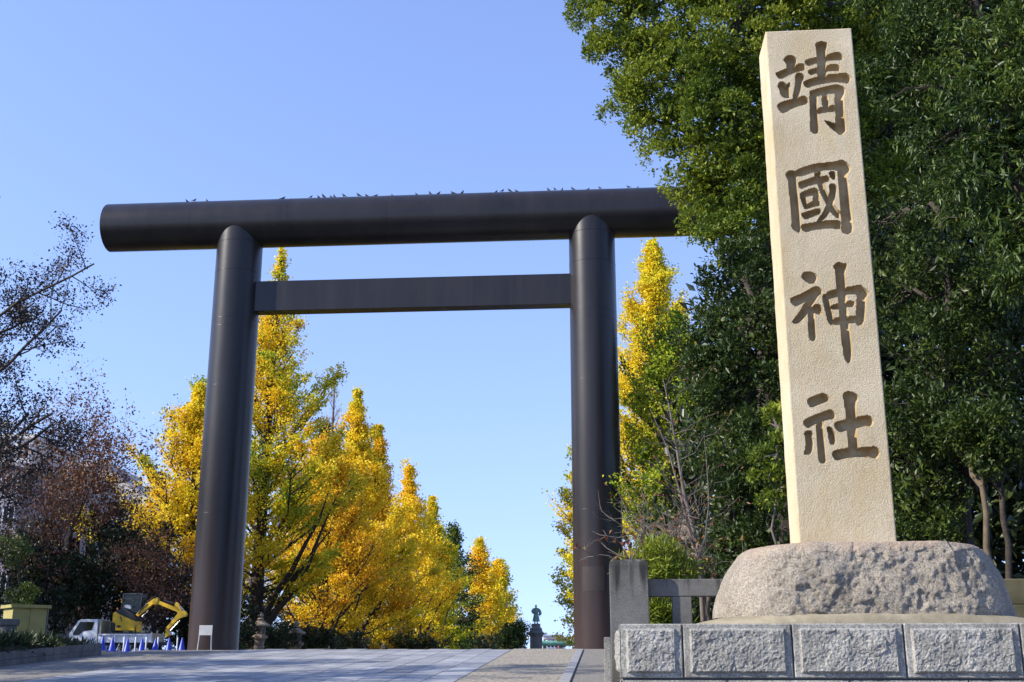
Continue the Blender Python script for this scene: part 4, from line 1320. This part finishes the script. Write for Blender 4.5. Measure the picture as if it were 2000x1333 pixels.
# ------------------------------------------------------------------ far end of the approach
q0, q1 = P(1052, 1257.5, 225), P(1200, 1257.5, 228)
can = thing('barrel_canopy', 'long low canopy with a rounded green roof behind the statue', 'canopy', (q0.x, q0.y, gz(q0.x, q0.y)))
hh = q0.z - gz(q0.x, q0.y)
mb = MB().tube([(0, 0, hh), (q1.x - q0.x, q1.y - q0.y, hh)], 0.48, 20)
mb.build('roof', M_GREENROOF, can, smooth=40)
L_ = (q1 - q0).length
for k in range(5):
    f = (0.08 + 0.21 * k)
    MB().quad_box((q1.x - q0.x) * f - 0.35, (q1.x - q0.x) * f + 0.35, -0.25 + (q1.y - q0.y) * f, 0.25 + (q1.y - q0.y) * f, 0, hh - 0.2).build('support', M_BRONZE2, can)
def far_building(name, label, px0, px1, pytop, d, depth, wallm, roofm, winrows, wincols):
    a, b = P(px0, pytop, d), P(px1, pytop, d)
    g = gz(a.x, a.y)
    t = thing(name, label, 'building', (a.x, a.y, g), YAW)
    W, H = (b - a).length, a.z - g
    MB().quad_box(0, W, 0, depth, -0.5, H - 0.4).build('wall', wallm, t)
    MB().quad_box(-0.3, W + 0.3, -0.3, depth + 0.3, H - 0.395, H).build('roof', roofm, t)
    for j in range(winrows):
        for i in range(wincols):
            x = (i + 0.5) * W / wincols
            z = H * (0.5 + 0.4 * (j + .5) / max(1, winrows))
            f = MB().quad_box(x - W / wincols * .33, x + W / wincols * .33, -0.05, 0.0, z - 0.5, z + 0.5).build('window', M_GLASS, t)
            MB().quad_box(x - W / wincols * .36, x + W / wincols * .36, -0.10, -0.002, z - 0.62, z - 0.52).build('sill', wallm, f)
    return t
far_building('office_block', 'pale blue grey far building just right of the pedestal', 1061, 1090, 1240.5, 380, 14, M_FARWALL, M_FARWALL, 2, 3)
far_building('long_hall', 'low far building with a reddish brown roof beyond the green canopy', 1068, 1104, 1246, 330, 12, M_FARWALL, M_FARROOF, 1, 5)
far_building('tower_cabin', 'small dark rooftop block peeking past the pedestal', 1056, 1067, 1236.5, 400, 8, M_WALLG, M_WALLG, 1, 2)
lab = {0: 'white and red barrier cone, left one under the green canopy', 1: 'white and red barrier cone, right one of the pair under the green canopy', 2: 'pinkish barrier cone close to the right torii pillar'}
M_CONEW = plain('cone_white', (0.75, 0.7, 0.68), 0.5)
M_CONER = plain('cone_red', (0.55, 0.08, 0.06), 0.5)
for i, px in enumerate((1088, 1092.5, 1119)):
    q = P(px, 1268, 120)
    g = gz(q.x, q.y)
    c = thing('barrier_cone', lab[i], 'barrier cone', (q.x, q.y, g), group='barrier cones beyond the crest')
    hz = P(px, 1259.5, 120).z - g
    MB().lathe([(0.26, 0), (0.14, hz * 0.45)], 14).build('lower_band', M_CONER, c, smooth=40)
    MB().lathe([(0.14, hz * 0.45 + 0.002), (0.11, hz * 0.8)], 14).build('middle_band', M_CONEW, c, smooth=40)
    MB().lathe([(0.11, hz * 0.8 + 0.002), (0.04, hz)], 14).build('tip', M_CONER, c, smooth=40)

# ------------------------------------------------------------------ buildings behind the trees at the left
def facade_building(name, label, px0, px1, pytop, d, depth, floors, bays, wallm, balcony=True, rz=0.0):
    a, b = P(px0, pytop, d), P(px1, pytop, d)
    g = gz(a.x, a.y)
    t = thing(name, label, 'building', (a.x, a.y, g), YAW + rz)
    W, H = (b - a).length, a.z - g
    MB().quad_box(0, W, 0, depth, -0.5, H).build('wall', wallm, t)
    MB().quad_box(-0.2, W + 0.2, -0.2, depth + 0.2, H + 0.003, H + 0.5).build('parapet', wallm, t)
    rail = MB()
    for i in range(int(W / 0.6)):
        rail.quad_box(i * 0.6, i * 0.6 + 0.05, -0.1, -0.05, H + 0.505, H + 1.5)
    rail.quad_box(0, W, -0.1, -0.04, H + 1.502, H + 1.58)
    rail.build('roof_railing', M_CHROME, t)
    fh = H / floors
    for j in range(floors):
        for i in range(bays):
            x0, x1 = (i + 0.2) * W / bays, (i + 0.8) * W / bays
            z0 = j * fh + 0.9
            z1 = j * fh + fh - 0.5
            w = MB().quad_box(x0, x1, -0.02, -0.003, z0, z1).build('window', M_GLASS, t)
            f = MB()
            f.quad_box(x0 - .08, x0, -0.08, -0.001, z0 - .08, z1 + .08).quad_box(x1, x1 + .08, -0.08, -0.001, z0 - .08, z1 + .08)
            f.quad_box((x0 + x1) / 2 - .03, (x0 + x1) / 2 + .03, -0.07, -0.022, z0, z1)
            f.build('frame', M_WHITE, w)
        if balcony:
            bb = MB()
            bb.quad_box(0.0, W * 0.55, -1.4, -0.09, j * fh - 0.15, j * fh + 0.05)
            bb.quad_box(0.0, W * 0.55, -1.45, -1.38, j * fh + 0.052, j * fh + 1.1)
            bb.build('balcony', wallm, t)
    return t
facade_building('apartment_block', 'pale apartment block with balconies behind the bare tree at the left edge', -180, 66, 858, 112, 12, 8, 7, M_WALLW)
facade_building('grey_annex', 'purple grey building block in front of the pale apartments', -120, 44, 915, 100, 8, 6, 5, M_WALLG, False)
facade_building('rear_apartment_block', 'second pale building glimpsed through the maroon tree', 66.5, 205, 912, 125, 12, 6, 5, M_WALLW, False)
a = P(205, 905, 118)
gb = thing('gabled_house', 'pale house with a sloping roof between maroon and yellow trees', 'house', (a.x, a.y, gz(a.x, a.y)), YAW)
H = a.z - gz(a.x, a.y)
MB().prism([(0, -0.5), (0, H - 0.3), (4.8, H - 3.6), (4.8, -0.5)], 0, 9).build('wall', M_WALLW, gb)
MB().prism([(-0.4, H), (-0.4, H - 0.25), (5.3, H - 4.0), (5.3, H - 3.75)], -0.4, 9.4).build('roof', M_WALLG, gb)
for j in range(3):
    MB().quad_box(0.8, 2.4, -0.02, -0.003, H - 5.5 - j * 3, H - 4.0 - j * 3).build('window', M_GLASS, gb)

# ------------------------------------------------------------------ pigeons on the top beam
def bird_mesh():
    mb = MB()
    mb.tube([(-0.20, 0, 0.10), (-0.12, 0, 0.115), (-0.05, 0, 0.13), (0.04, 0, 0.16), (0.10, 0, 0.20), (0.125, 0, 0.245), (0.145, 0, 0.275), (0.165, 0, 0.28), (0.20, 0, 0.27)],
            [0.022, 0.04, 0.066, 0.078, 0.06, 0.036, 0.036, 0.028, 0.004], 12)
    mb.quad_box(-0.31, -0.16, -0.03, 0.03, 0.085, 0.10)
    for s in (-1, 1):
        mb.tube([(0.06, s * 0.05, 0.17), (-0.03, s * 0.075, 0.145), (-0.14, s * 0.05, 0.115), (-0.22, s * 0.015, 0.10)], [0.02, 0.035, 0.025, 0.006], 8)
        mb.tube([(0.02, s * 0.03, 0.10), (0.025, s * 0.035, 0.0)], 0.008, 5)
        mb.tube([(0.0, s * 0.035, 0.004), (0.06, s * 0.04, 0.004)], 0.007, 5)
    return mb.build('pigeon', M_BIRD, None, smooth=60)
bxs = [362, 380, 400, 550, 608, 620, 631, 645, 650, 671, 700, 715, 733, 764, 812, 839, 856, 884, 903, 969, 982, 995, 1008, 1070, 1083, 1098, 1118, 1149, 1171, 1227, 1246]
bigs = {380, 608, 631, 671, 700, 839, 982, 995, 1070, 1083, 1118, 1171, 1227}
names = ['first', 'second', 'third', 'fourth', 'fifth', 'sixth', 'seventh', 'eighth', 'ninth', 'tenth', 'eleventh', 'twelfth', 'thirteenth', 'fourteenth', 'fifteenth', 'sixteenth', 'seventeenth', 'eighteenth', 'nineteenth', 'twentieth', 'twenty-first', 'twenty-second', 'twenty-third', 'twenty-fourth', 'twenty-fifth', 'twenty-sixth', 'twenty-seventh', 'twenty-eighth', 'twenty-ninth', 'thirtieth', 'thirty-first']
rb = random.Random(3)
bird = None
for i, px in enumerate(bxs):
    off = -0.42 if px in bigs else rb.uniform(-0.22, -0.02)
    py = 393 - (px - 463) * 0.0355
    q = P(px, py, 60.2 - (px - 463) * 0.0022)
    z = AX_Z + math.sqrt(BR ** 2 - off ** 2) - 0.004
    if bird is None:
        bird = bird_mesh()
        o = bird
    else:
        o = bird.copy()
        COL.objects.link(o)
    o.location = (q.x, TY + off, z)
    o.rotation_euler = (0, R(rb.uniform(-25, 5)), rb.choice([0, math.pi]) + rb.uniform(-0.7, 0.7))
    o.scale = [rb.uniform(0.52, 0.75)] * 3
    tag(o, 'dark pigeon perched on the torii top beam, %s from the left' % names[i], 'pigeon', 'pigeons on the top beam')

# ------------------------------------------------------------------ evergreens behind the name stone
def gbase(px, d, z=None):
    q = P(px, 1250, d)
    return (q.x, q.y, bed_z(q.x, q.y) if z is None else z)

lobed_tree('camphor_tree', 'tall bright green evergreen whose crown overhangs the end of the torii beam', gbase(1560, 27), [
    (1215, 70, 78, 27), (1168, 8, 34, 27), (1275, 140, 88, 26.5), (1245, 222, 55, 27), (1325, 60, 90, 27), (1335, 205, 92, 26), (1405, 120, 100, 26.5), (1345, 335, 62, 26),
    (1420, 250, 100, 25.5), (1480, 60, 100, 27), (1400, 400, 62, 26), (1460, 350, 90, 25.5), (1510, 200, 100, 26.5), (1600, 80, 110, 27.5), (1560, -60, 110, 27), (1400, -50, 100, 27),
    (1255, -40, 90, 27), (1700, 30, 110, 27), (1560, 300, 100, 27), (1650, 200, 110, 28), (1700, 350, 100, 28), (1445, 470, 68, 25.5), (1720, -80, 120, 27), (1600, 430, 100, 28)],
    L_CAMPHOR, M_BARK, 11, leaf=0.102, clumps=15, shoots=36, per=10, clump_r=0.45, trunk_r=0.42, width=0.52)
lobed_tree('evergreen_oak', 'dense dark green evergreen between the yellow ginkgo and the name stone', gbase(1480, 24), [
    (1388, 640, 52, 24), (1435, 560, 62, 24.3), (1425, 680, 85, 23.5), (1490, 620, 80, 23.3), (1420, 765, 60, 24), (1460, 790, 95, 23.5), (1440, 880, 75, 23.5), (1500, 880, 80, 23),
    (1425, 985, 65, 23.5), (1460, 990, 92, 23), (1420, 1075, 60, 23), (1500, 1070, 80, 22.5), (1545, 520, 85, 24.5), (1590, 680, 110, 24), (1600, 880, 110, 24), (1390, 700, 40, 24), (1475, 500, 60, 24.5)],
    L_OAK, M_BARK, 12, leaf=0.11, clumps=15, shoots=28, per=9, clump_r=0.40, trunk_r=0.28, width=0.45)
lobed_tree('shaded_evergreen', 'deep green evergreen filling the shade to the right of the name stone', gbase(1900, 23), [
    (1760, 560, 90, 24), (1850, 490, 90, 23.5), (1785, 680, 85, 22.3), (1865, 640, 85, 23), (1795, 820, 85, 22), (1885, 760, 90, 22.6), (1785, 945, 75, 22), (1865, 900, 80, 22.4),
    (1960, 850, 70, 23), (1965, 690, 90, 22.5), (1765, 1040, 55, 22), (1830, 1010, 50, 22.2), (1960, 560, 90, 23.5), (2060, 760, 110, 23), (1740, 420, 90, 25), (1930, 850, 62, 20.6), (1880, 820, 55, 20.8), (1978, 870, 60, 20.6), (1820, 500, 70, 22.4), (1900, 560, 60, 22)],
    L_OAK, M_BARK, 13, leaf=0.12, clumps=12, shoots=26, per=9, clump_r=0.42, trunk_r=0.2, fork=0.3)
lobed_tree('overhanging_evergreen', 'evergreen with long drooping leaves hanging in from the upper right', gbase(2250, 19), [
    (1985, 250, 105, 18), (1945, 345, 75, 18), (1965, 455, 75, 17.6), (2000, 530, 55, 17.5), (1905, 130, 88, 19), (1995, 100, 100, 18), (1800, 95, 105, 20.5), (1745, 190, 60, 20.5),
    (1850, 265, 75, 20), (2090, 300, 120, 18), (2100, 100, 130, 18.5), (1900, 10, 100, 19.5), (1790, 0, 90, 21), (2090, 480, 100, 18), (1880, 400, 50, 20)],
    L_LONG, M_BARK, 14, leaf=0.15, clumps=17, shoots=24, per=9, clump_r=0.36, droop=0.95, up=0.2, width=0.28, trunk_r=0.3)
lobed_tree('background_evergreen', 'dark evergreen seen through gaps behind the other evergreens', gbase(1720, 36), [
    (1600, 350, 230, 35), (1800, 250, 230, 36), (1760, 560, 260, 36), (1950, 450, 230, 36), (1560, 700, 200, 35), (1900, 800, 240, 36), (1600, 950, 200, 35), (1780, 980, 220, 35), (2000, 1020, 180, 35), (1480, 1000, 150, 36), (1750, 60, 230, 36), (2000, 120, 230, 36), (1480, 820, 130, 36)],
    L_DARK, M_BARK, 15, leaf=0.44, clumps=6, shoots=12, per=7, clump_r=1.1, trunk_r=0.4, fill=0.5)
# slim pale trunks in the shade behind the boulder
for i, (px0, py0, px1, py1, d, lab) in enumerate([(1935, 1120, 1918, 950, 21, 'slim leaning sapling trunk with ochre bark in the shade behind the boulder'), (1972, 1140, 1956, 960, 21.5, 'thin sapling trunk beside the ochre one in the shade behind the boulder'), (1905, 1110, 1872, 960, 22.5, 'short dark sapling trunk nearest the right side of the name stone')]):
    a, b = P(px0, py0, d), P(px1, py1, d)
    z0 = bed_z(a.x, a.y)
    t = thing('sapling', lab, 'sapling', (a.x + (a.x - b.x) * 0.2, a.y, z0))
    o = Vector(t.location)
    rng = np.random.default_rng(200 + i)
    mb = MB()
    limb(mb, (0, 0, -0.2), b - o, 0.075, 0.05, rng, 6, 0.012, 8)
    limb(mb, b - o, b - o + Vector((-0.2, 0.4, 0.8)), 0.06, 0.02, rng, 4, 0.04, 6)
    limb(mb, b - o, b - o + Vector((0.2, 0.3, 0.6)), 0.04, 0.015, rng, 4, 0.04, 6)
    mb.build('trunk', M_BARK2 if i == 0 else M_BARK, t, smooth=60)
    C = np.array(b - o) + np.array([0, 0, 1.2]) + rng.normal(size=(500, 3)) * 0.45
    leaves('crown', C, rng.normal(size=(500, 3)), unit(rng.normal(size=(500, 3)) + np.array([0, 0, 1])), 0.12 * rng.uniform(.6, 1.2, 500), L_OAK, t)

# ------------------------------------------------------------------ ginkgos
def gk(name, label, pxb, pxt, pyt, d, rp, mat, seed, **kw):
    top = P(pxt, pyt, d)
    g = gz(top.x, top.y)
    if top.x > 0.3 and d < 57:
        g = bed_z(top.x, top.y)
    rm = rp * d / FOC
    return ginkgo(name, label, (top.x, top.y, g), top.z - g, rm, mat, seed, **kw)
def gm(i, st, sc=0.3, rand=0.3):
    return leaf_mat('leaf_ginkgo_tree', st, sc, rand, 0.55, 0.42, 0.25, seed=20 + i)
gk('ginkgo_tree', 'broad yellow ginkgo partly behind the left torii pillar', 370, 392, 762, 80, 195, gm(0, G_YEL), 31, nb=145, per=66, slim=1.3, leaf=0.19, start=0.14)
gk('ginkgo_tree', 'tallest ginkgo with thinning golden top just right of the left pillar', 535, 540, 488, 88, 205, gm(1, G_GRN, 0.2), 32, nb=190, per=82, bare=1.0, slim=1.2, start=0.09, leaf=0.21)
gk('ginkgo_tree', 'full yellow ginkgo with pointed top behind the second stone lantern', 690, 697, 768, 112, 140, gm(2, G_YEL, 0.22), 33, nb=150, per=62, slim=1.25, start=0.06, leaf=0.24)
gk('ginkgo_tree', 'golden ginkgo, shorter, hard against the full yellow one', 738, 741, 838, 124, 115, gm(3, G_GOLD, 0.22), 34, nb=140, per=54, slim=1.2, start=0.05, leaf=0.26)
gk('ginkgo_tree', 'low golden ginkgo with leaning dark limbs above the third lantern', 640, 640, 900, 103, 125, gm(4, G_GOLD, 0.25), 41, nb=130, per=50, slim=0.65, start=0.12, low=6, leaf=0.22)
gk('ginkgo_tree', 'yellow green ginkgo in the middle of the left row', 800, 803, 915, 138, 100, gm(5, G_YEL, 0.2), 35, nb=130, per=44, slim=1.2, start=0.04, leaf=0.28)
gk('ginkgo_tree', 'orange tinted ginkgo near the far end of the left row', 848, 849, 975, 150, 82, gm(6, G_GRN, 0.2), 36, nb=125, per=42, slim=1.2, start=0.03, leaf=0.3)
gk('ginkgo_tree', 'bright far ginkgo standing alone before the statue', 934, 935, 1058, 185, 54, gm(7, G_YEL, 0.2), 37, nb=120, per=38, slim=1.0, start=0.02, leaf=0.34)
gk('ginkgo_tree', 'far green and yellow ginkgo closest to the statue', 976, 972, 1102, 200, 46, gm(8, G_GRN, 0.2), 38, nb=110, per=34, slim=0.8, start=0.02, leaf=0.36)
gk('ginkgo_tree', 'slender tall yellow ginkgo between right pillar and dark evergreen', 1270, 1274, 482, 78, 170, gm(9, [(0.25, (0.36, 0.44, 0.025)), (0.42, (0.70, 0.62, 0.03)), (0.6, (0.88, 0.66, 0.03)), (0.85, (0.88, 0.56, 0.02))], 0.2), 39, nb=190, per=74, slim=0.92, start=0.05, leaf=0.19)
gk('ginkgo_tree', 'green ginkgo mostly hidden behind the right torii pillar', 1160, 1156, 800, 95, 66, gm(10, G_MIX), 40, nb=150, per=52, slim=0.5, start=0.03, leaf=0.22)
gk('ginkgo_tree', 'yellow green ginkgo lower down behind the twiggy sapling', 1310, 1312, 700, 60, 150, gm(11, [(0.3, (0.14, 0.24, 0.02)), (0.5, (0.30, 0.38, 0.025)), (0.7, (0.62, 0.56, 0.03))], 0.3), 42, nb=120, per=64, slim=0.6, start=0.03)
gk('larch_tree', 'almost bare thin grey topped tree rising behind the ginkgos', 652, 652, 736, 120, 70, gm(12, G_GOLD), 43, nb=120, per=3, slim=0.8, group=None, bark=M_TWIG)
gk('conifer_tree', 'dark green conical tree at the far end of the left row', 880, 884, 1040, 165, 66, L_GREEN, 44, nb=110, per=30, slim=0.8, start=0.02, leaf=0.34, group=None)
gk('conifer_tree', 'dark green tree behind the tallest ginkgo crown', 620, 640, 850, 122, 95, L_GREEN, 45, nb=110, per=32, slim=0.7, start=0.04, leaf=0.28, group=None)
lobed_tree('round_evergreen', 'small round dark evergreen beside the bronze statue', tuple(list(P(1018, 1265, 165))[:2]) + (0.1,), [(1006, 1232, 16, 165), (1018, 1232, 13, 166), (994, 1250, 20, 164), (1018, 1252, 13, 166), (1006, 1262, 18, 165)],
           L_OAK, M_BARK, 50, leaf=0.35, clumps=16, shoots=10, per=6, clump_r=0.7, trunk_r=0.2)
# hedges under the ginkgos
hl = ['clipped dark hedge behind the nearest stone lantern', 'clipped dark hedge between second and third lantern', 'low dark hedge beyond the third lantern', 'small round bush near the fourth lantern', 'dark hedge at the foot of the farthest ginkgos']
for i, (px, py, rp, d) in enumerate([(505, 1245, 26, 80), (600, 1250, 24, 88), (665, 1258, 18, 95), (690, 1264, 12, 99), (800, 1262, 22, 112)]):
    lobed_tree('hedge_bush', hl[i], tuple(P(px, 1272, d)), [(px - rp, py, rp, d), (px, py, rp, d), (px + rp, py, rp, d + 1), (px + 2 * rp, py + 4, rp, d + 1)], L_HEDGE, M_BARK, 60 + i, leaf=0.16, clumps=22, shoots=12, per=8, clump_r=0.35, trunk_r=0.06, cat='hedge', group='hedges under the ginkgos')

lobed_tree('long_hedge', 'long dark hedge closing the view beneath the row of ginkgos', tuple(P(600, 1272, 112)), [(x, 1258 + (k % 2) * 6, 26 - k * 0.35, 95 + k * 3.6) for k, x in enumerate(range(400, 1000, 24))], L_HEDGE, M_BARK, 66, leaf=0.34, clumps=13, shoots=9, per=6, clump_r=0.5, trunk_r=0.06, cat='hedge')

# ------------------------------------------------------------------ trees at the left
c = P(-150, 1250, 34)
branchy('bare_tree', 'nearly bare dark tree leaning in from the left edge', (c.x, c.y, 1.2), L_BROWN, M_BARK, 75, 12.0, 0.22, spread=0.8, levels=4, kids=(14, 6, 6, 5), leaf=0.095, per=9, lean=(0.03, 0.0, 1), first=0.3, jit=0.15, ratio=0.35, up=0.05)
c = P(165, 1250, 69)
branchy('cherry_tree', 'maroon leaved cherry tree left of the yellow ginkgos', (c.x, c.y, 1.5), L_MAROON, M_BARK, 72, 8.0, 0.2, spread=0.66, levels=4, kids=(9, 6, 5, 5), leaf=0.18, per=12, first=0.25, jit=0.28, ratio=0.66)
c = P(105, 1250, 74)
branchy('cherry_tree', 'second maroon cherry tree in front of the pale buildings', (c.x, c.y, 1.5), L_MAROON, M_BARK, 73, 5.0, 0.18, spread=0.7, levels=4, kids=(8, 6, 5, 4), leaf=0.16, per=8, first=0.2, jit=0.28, ratio=0.66)
c = P(300, 1250, 66)
branchy('cherry_tree', 'small maroon tree in the shade left of the left pillar', (c.x, c.y, 1.5), L_MAROON, M_BARK, 74, 4.0, 0.16, spread=0.7, levels=4, kids=(7, 5, 4, 4), leaf=0.16, per=8, first=0.2, jit=0.28, ratio=0.66)
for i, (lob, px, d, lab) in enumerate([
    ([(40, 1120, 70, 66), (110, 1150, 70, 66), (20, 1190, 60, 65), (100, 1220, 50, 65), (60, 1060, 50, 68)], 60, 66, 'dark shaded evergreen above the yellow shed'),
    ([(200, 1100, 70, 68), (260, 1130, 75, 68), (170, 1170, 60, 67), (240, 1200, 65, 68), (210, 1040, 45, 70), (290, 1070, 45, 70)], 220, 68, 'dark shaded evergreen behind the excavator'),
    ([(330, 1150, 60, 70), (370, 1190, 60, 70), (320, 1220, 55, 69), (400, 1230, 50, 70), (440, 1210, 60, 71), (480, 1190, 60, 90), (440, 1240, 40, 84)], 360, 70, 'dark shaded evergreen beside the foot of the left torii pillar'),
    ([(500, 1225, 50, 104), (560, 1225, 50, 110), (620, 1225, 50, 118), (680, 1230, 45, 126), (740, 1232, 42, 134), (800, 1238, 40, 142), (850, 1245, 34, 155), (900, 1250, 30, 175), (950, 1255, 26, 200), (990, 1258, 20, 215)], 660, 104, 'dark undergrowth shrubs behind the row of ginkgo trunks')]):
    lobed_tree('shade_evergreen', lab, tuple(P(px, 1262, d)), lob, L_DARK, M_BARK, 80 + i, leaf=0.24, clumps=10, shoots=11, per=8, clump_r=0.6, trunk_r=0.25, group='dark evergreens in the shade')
lobed_tree('green_bush', 'bright green bush at the left edge beneath the bare tree', tuple(P(30, 1250, 60)), [(20, 1080, 30, 60), (35, 1165, 26, 60), (45, 1200, 22, 60)], L_GREEN, M_BARK, 86, leaf=0.14, clumps=20, shoots=12, per=8, clump_r=0.4, trunk_r=0.08, cat='bush')

# trees outside the picture to the left, known by the shadows they throw over the paving
for i, (x, y, h, r) in enumerate([(-26, 13, 12, 3.0), (-31, 20, 13, 3.0), (-30, 28.5, 15, 3.2), (-33, 37, 15.5, 3.4), (-37, 46, 15, 3.5), (-43, 56, 17, 4.5), (-49, 66, 18, 4.5)]):
    lob = [((x + dx, y + dy, h + dz), rr) for dx, dy, dz, rr in ((0, 0, 0, r * .6), (-1.5, 1, -2.5, r * .7), (1.6, -1, -2.8, r * .65), (0.5, 1.8, -4.5, r * .6), (-1, -1.8, -5, r * .7), (1.5, 0.5, -7, r * .6), (-2, 0, -7.5, r * .6))]
    lobed_tree('roadside_tree', ['roadside tree beside the camera beyond the left edge', 'first roadside tree ahead beyond the left edge, throwing shade on the paving', 'second roadside tree beyond the left edge', 'third roadside tree beyond the left edge', 'fourth roadside tree beyond the left edge', 'fifth, broad roadside tree beyond the left edge', 'farthest roadside tree beyond the left edge'][i], (x, y, gz(x, y)), [], L_GREEN, M_BARK, 90 + i, leaf=0.38, clumps=6, shoots=9, per=5, clump_r=0.8, trunk_r=0.3, extra=lob, group='roadside trees at the left')

# ------------------------------------------------------------------ plants behind the stone fence
c = P(1372, 1150, 14.6)
t = thing('twiggy_sapling', 'slender almost leafless sapling rising behind the stone fence', 'sapling', (c.x, c.y, bed_z(c.x, c.y)))
o = Vector(t.location)
rng = np.random.default_rng(301)
mb = MB()
stem = [P(x, y, d) - o for x, y, d in ((1372, 1150, 14.6), (1366, 1090, 14.65), (1350, 1020, 14.7), (1335, 960, 14.75), (1322, 880, 14.8), (1308, 800, 14.9), (1295, 740, 15.0))]
stem[0].z = -0.1
mb.tube(stem, [0.036, 0.032, 0.028, 0.022, 0.016, 0.011, 0.005], 7)
mb.tube([stem[1], P(1346, 1040, 14.7) - o, P(1330, 970, 14.9) - o, P(1305, 880, 15) - o, P(1270, 800, 15.2) - o], [0.02, 0.018, 0.014, 0.009, 0.004], 6)
mb.tube([stem[1], P(1378, 1050, 14.6) - o, P(1385, 980, 14.6) - o, P(1380, 900, 14.7) - o, P(1375, 850, 14.8) - o], [0.014, 0.012, 0.010, 0.007, 0.003], 6)
tips = []
for k in range(44):
    s = rng.uniform(0.8, 5.9)
    j = int(s)
    a = stem[j].lerp(stem[min(6, j + 1)], s - j)
    dv = Vector((rng.normal() * 0.8, rng.normal() * 0.8, 0.55 + rng.uniform(0, .5))).normalized()
    e = a + dv * rng.uniform(0.25, 0.9)
    limb(mb, a, e, 0.007, 0.0025, rng, 4, 0.05, 4)
    tips.append(e)
mb.build('stem', M_TWIG, t, smooth=60)
C = np.array([tuple(e) for e in tips for _ in range(3)]) + rng.normal(size=(len(tips) * 3, 3)) * 0.06
leaves('crown', C, rng.normal(size=C.shape) + np.array([0, 0, -.6]), unit(rng.normal(size=C.shape)), 0.06 * rng.uniform(.6, 1.3, len(C)), L_RED, t, width=0.4)

def twig_shrub(name, label, px, py, d, seed, n, length, per, leaf, mat, spread=0.8, bark=M_TWIG, up=0.7):
    c = P(px, py, d)
    t = thing(name, label, 'shrub', (c.x, c.y, bed_z(c.x, max(13.5, c.y))))
    o = Vector(t.location)
    rng = np.random.default_rng(seed)
    mb = MB()
    C = []
    mb.tube([(0, 0, -0.1), tuple(c - o)], [0.03, 0.02], 6)
    for k in range(n):
        a = c - o
        dv = Vector((rng.normal() * spread, rng.normal() * spread, up * rng.uniform(0.3, 1.6))).normalized()
        L = length * rng.uniform(0.5, 1.2)
        pts = limb(mb, a, a + dv * L, 0.008, 0.003, rng, 5, 0.05, 4)
        for s in range(4):
            q = pts[rng.integers(2, 6)]
            e = q + Vector(tuple(unit(rng.normal(size=3) + np.array(dv) * 0.8))) * L * 0.35
            limb(mb, q, e, 0.004, 0.0015, rng, 3, 0.05, 3)
            for _ in range(per):
                C.append(tuple(q.lerp(e, rng.uniform(0.2, 1.05))))
    mb.build('stem', bark, t, smooth=60)
    if C:
        C = np.array(C)
        leaves('foliage', C, rng.normal(size=C.shape) * 0.8 + np.array([0, 0, -.7]), unit(rng.normal(size=C.shape) + np.array([0, -0.4, .4])), leaf * rng.uniform(.6, 1.25, len(C)), mat, t, width=0.45)
    return t
twig_shrub('autumn_shrub', 'twiggy shrub with red and orange leaves above the thick fence post', 1232, 1100, 13.7, 311, 9, 0.6, 1, 0.085, L_RED, 0.7)
twig_shrub('autumn_shrub', 'orange leaved shrub beside the foot of the sapling', 1345, 1125, 14.2, 312, 16, 0.6, 3, 0.065, L_RED, 0.9)
twig_shrub('autumn_shrub', 'sparse yellow red shrub between the post and the sapling', 1285, 1090, 14.6, 313, 12, 0.8, 2, 0.07, L_RED, 0.8)
twig_shrub('dry_shrub', 'tangle of bare grey twigs in front of the right torii pillar', 1290, 1060, 15.5, 314, 26, 0.9, 0, 0.05, None, 1.1, up=0.5)
for i, (lob, lab) in enumerate([([(1255, 1105, 26, 13.9), (1290, 1095, 26, 13.9), (1318, 1120, 24, 13.9), (1290, 1180, 30, 13.9), (1270, 1215, 30, 13.9), (1310, 1225, 24, 13.9), (1275, 1130, 30, 13.9)], 'lime green feathery bush behind the thick fence post'),
                                ([(1520, 890, 34, 18), (1505, 950, 36, 18), (1525, 830, 28, 18.3)], 'yellow green climber against the left side of the name stone')]):
    q = P(lob[0][0], 1250, lob[0][3])
    lobed_tree('lime_bush', lab, (q.x, q.y, bed_z(q.x, q.y)), lob, L_CAMPHOR if i else L_LIME, M_TWIG, 320 + i, leaf=0.085 if i else 0.10, clumps=70, shoots=12, per=9, clump_r=0.16, trunk_r=0.03, width=0.14 if i == 0 else 0.45, cat='bush', fill=0.1)
lobed_tree('dark_bush', 'dark glossy bush behind the rail and left end of the boulder', gbase(1380, 16.5), [(1375, 1190, 40, 16.5), (1340, 1150, 36, 17), (1400, 1130, 50, 17.5), (1360, 1220, 40, 16.5), (1330, 1090, 46, 19), (1290, 1040, 46, 21), (1260, 1130, 40, 20)], L_OAK, M_BARK, 331, leaf=0.08, clumps=60, shoots=12, per=9, clump_r=0.2, trunk_r=0.05, cat='bush')
c = P(1345, 1135, 19)
t = lantern(2.3)
t.location = (c.x, c.y, bed_z(c.x, c.y) - 0.2)
tag(t, 'stone lantern half hidden by shrubs behind the stone fence', 'stone lantern')
c = P(1405, 1190, 15.6)
for i, (dx, lab) in enumerate(((0, 'pale leaning wooden stake behind the fence rail'), (0.16, 'second pale wooden stake leaning the other way behind the fence rail'))):
    s = -1 if i else 1
    o = MB().tube([(-0.1 * s, 0, -0.3), (0.12 * s, 0, 0.75)], 0.035, 10).build('support_stake', M_BARK2, None, smooth=40)
    o.location = (c.x - 0.25 + dx, c.y, 1.55)
    tag(o, lab, 'stake')
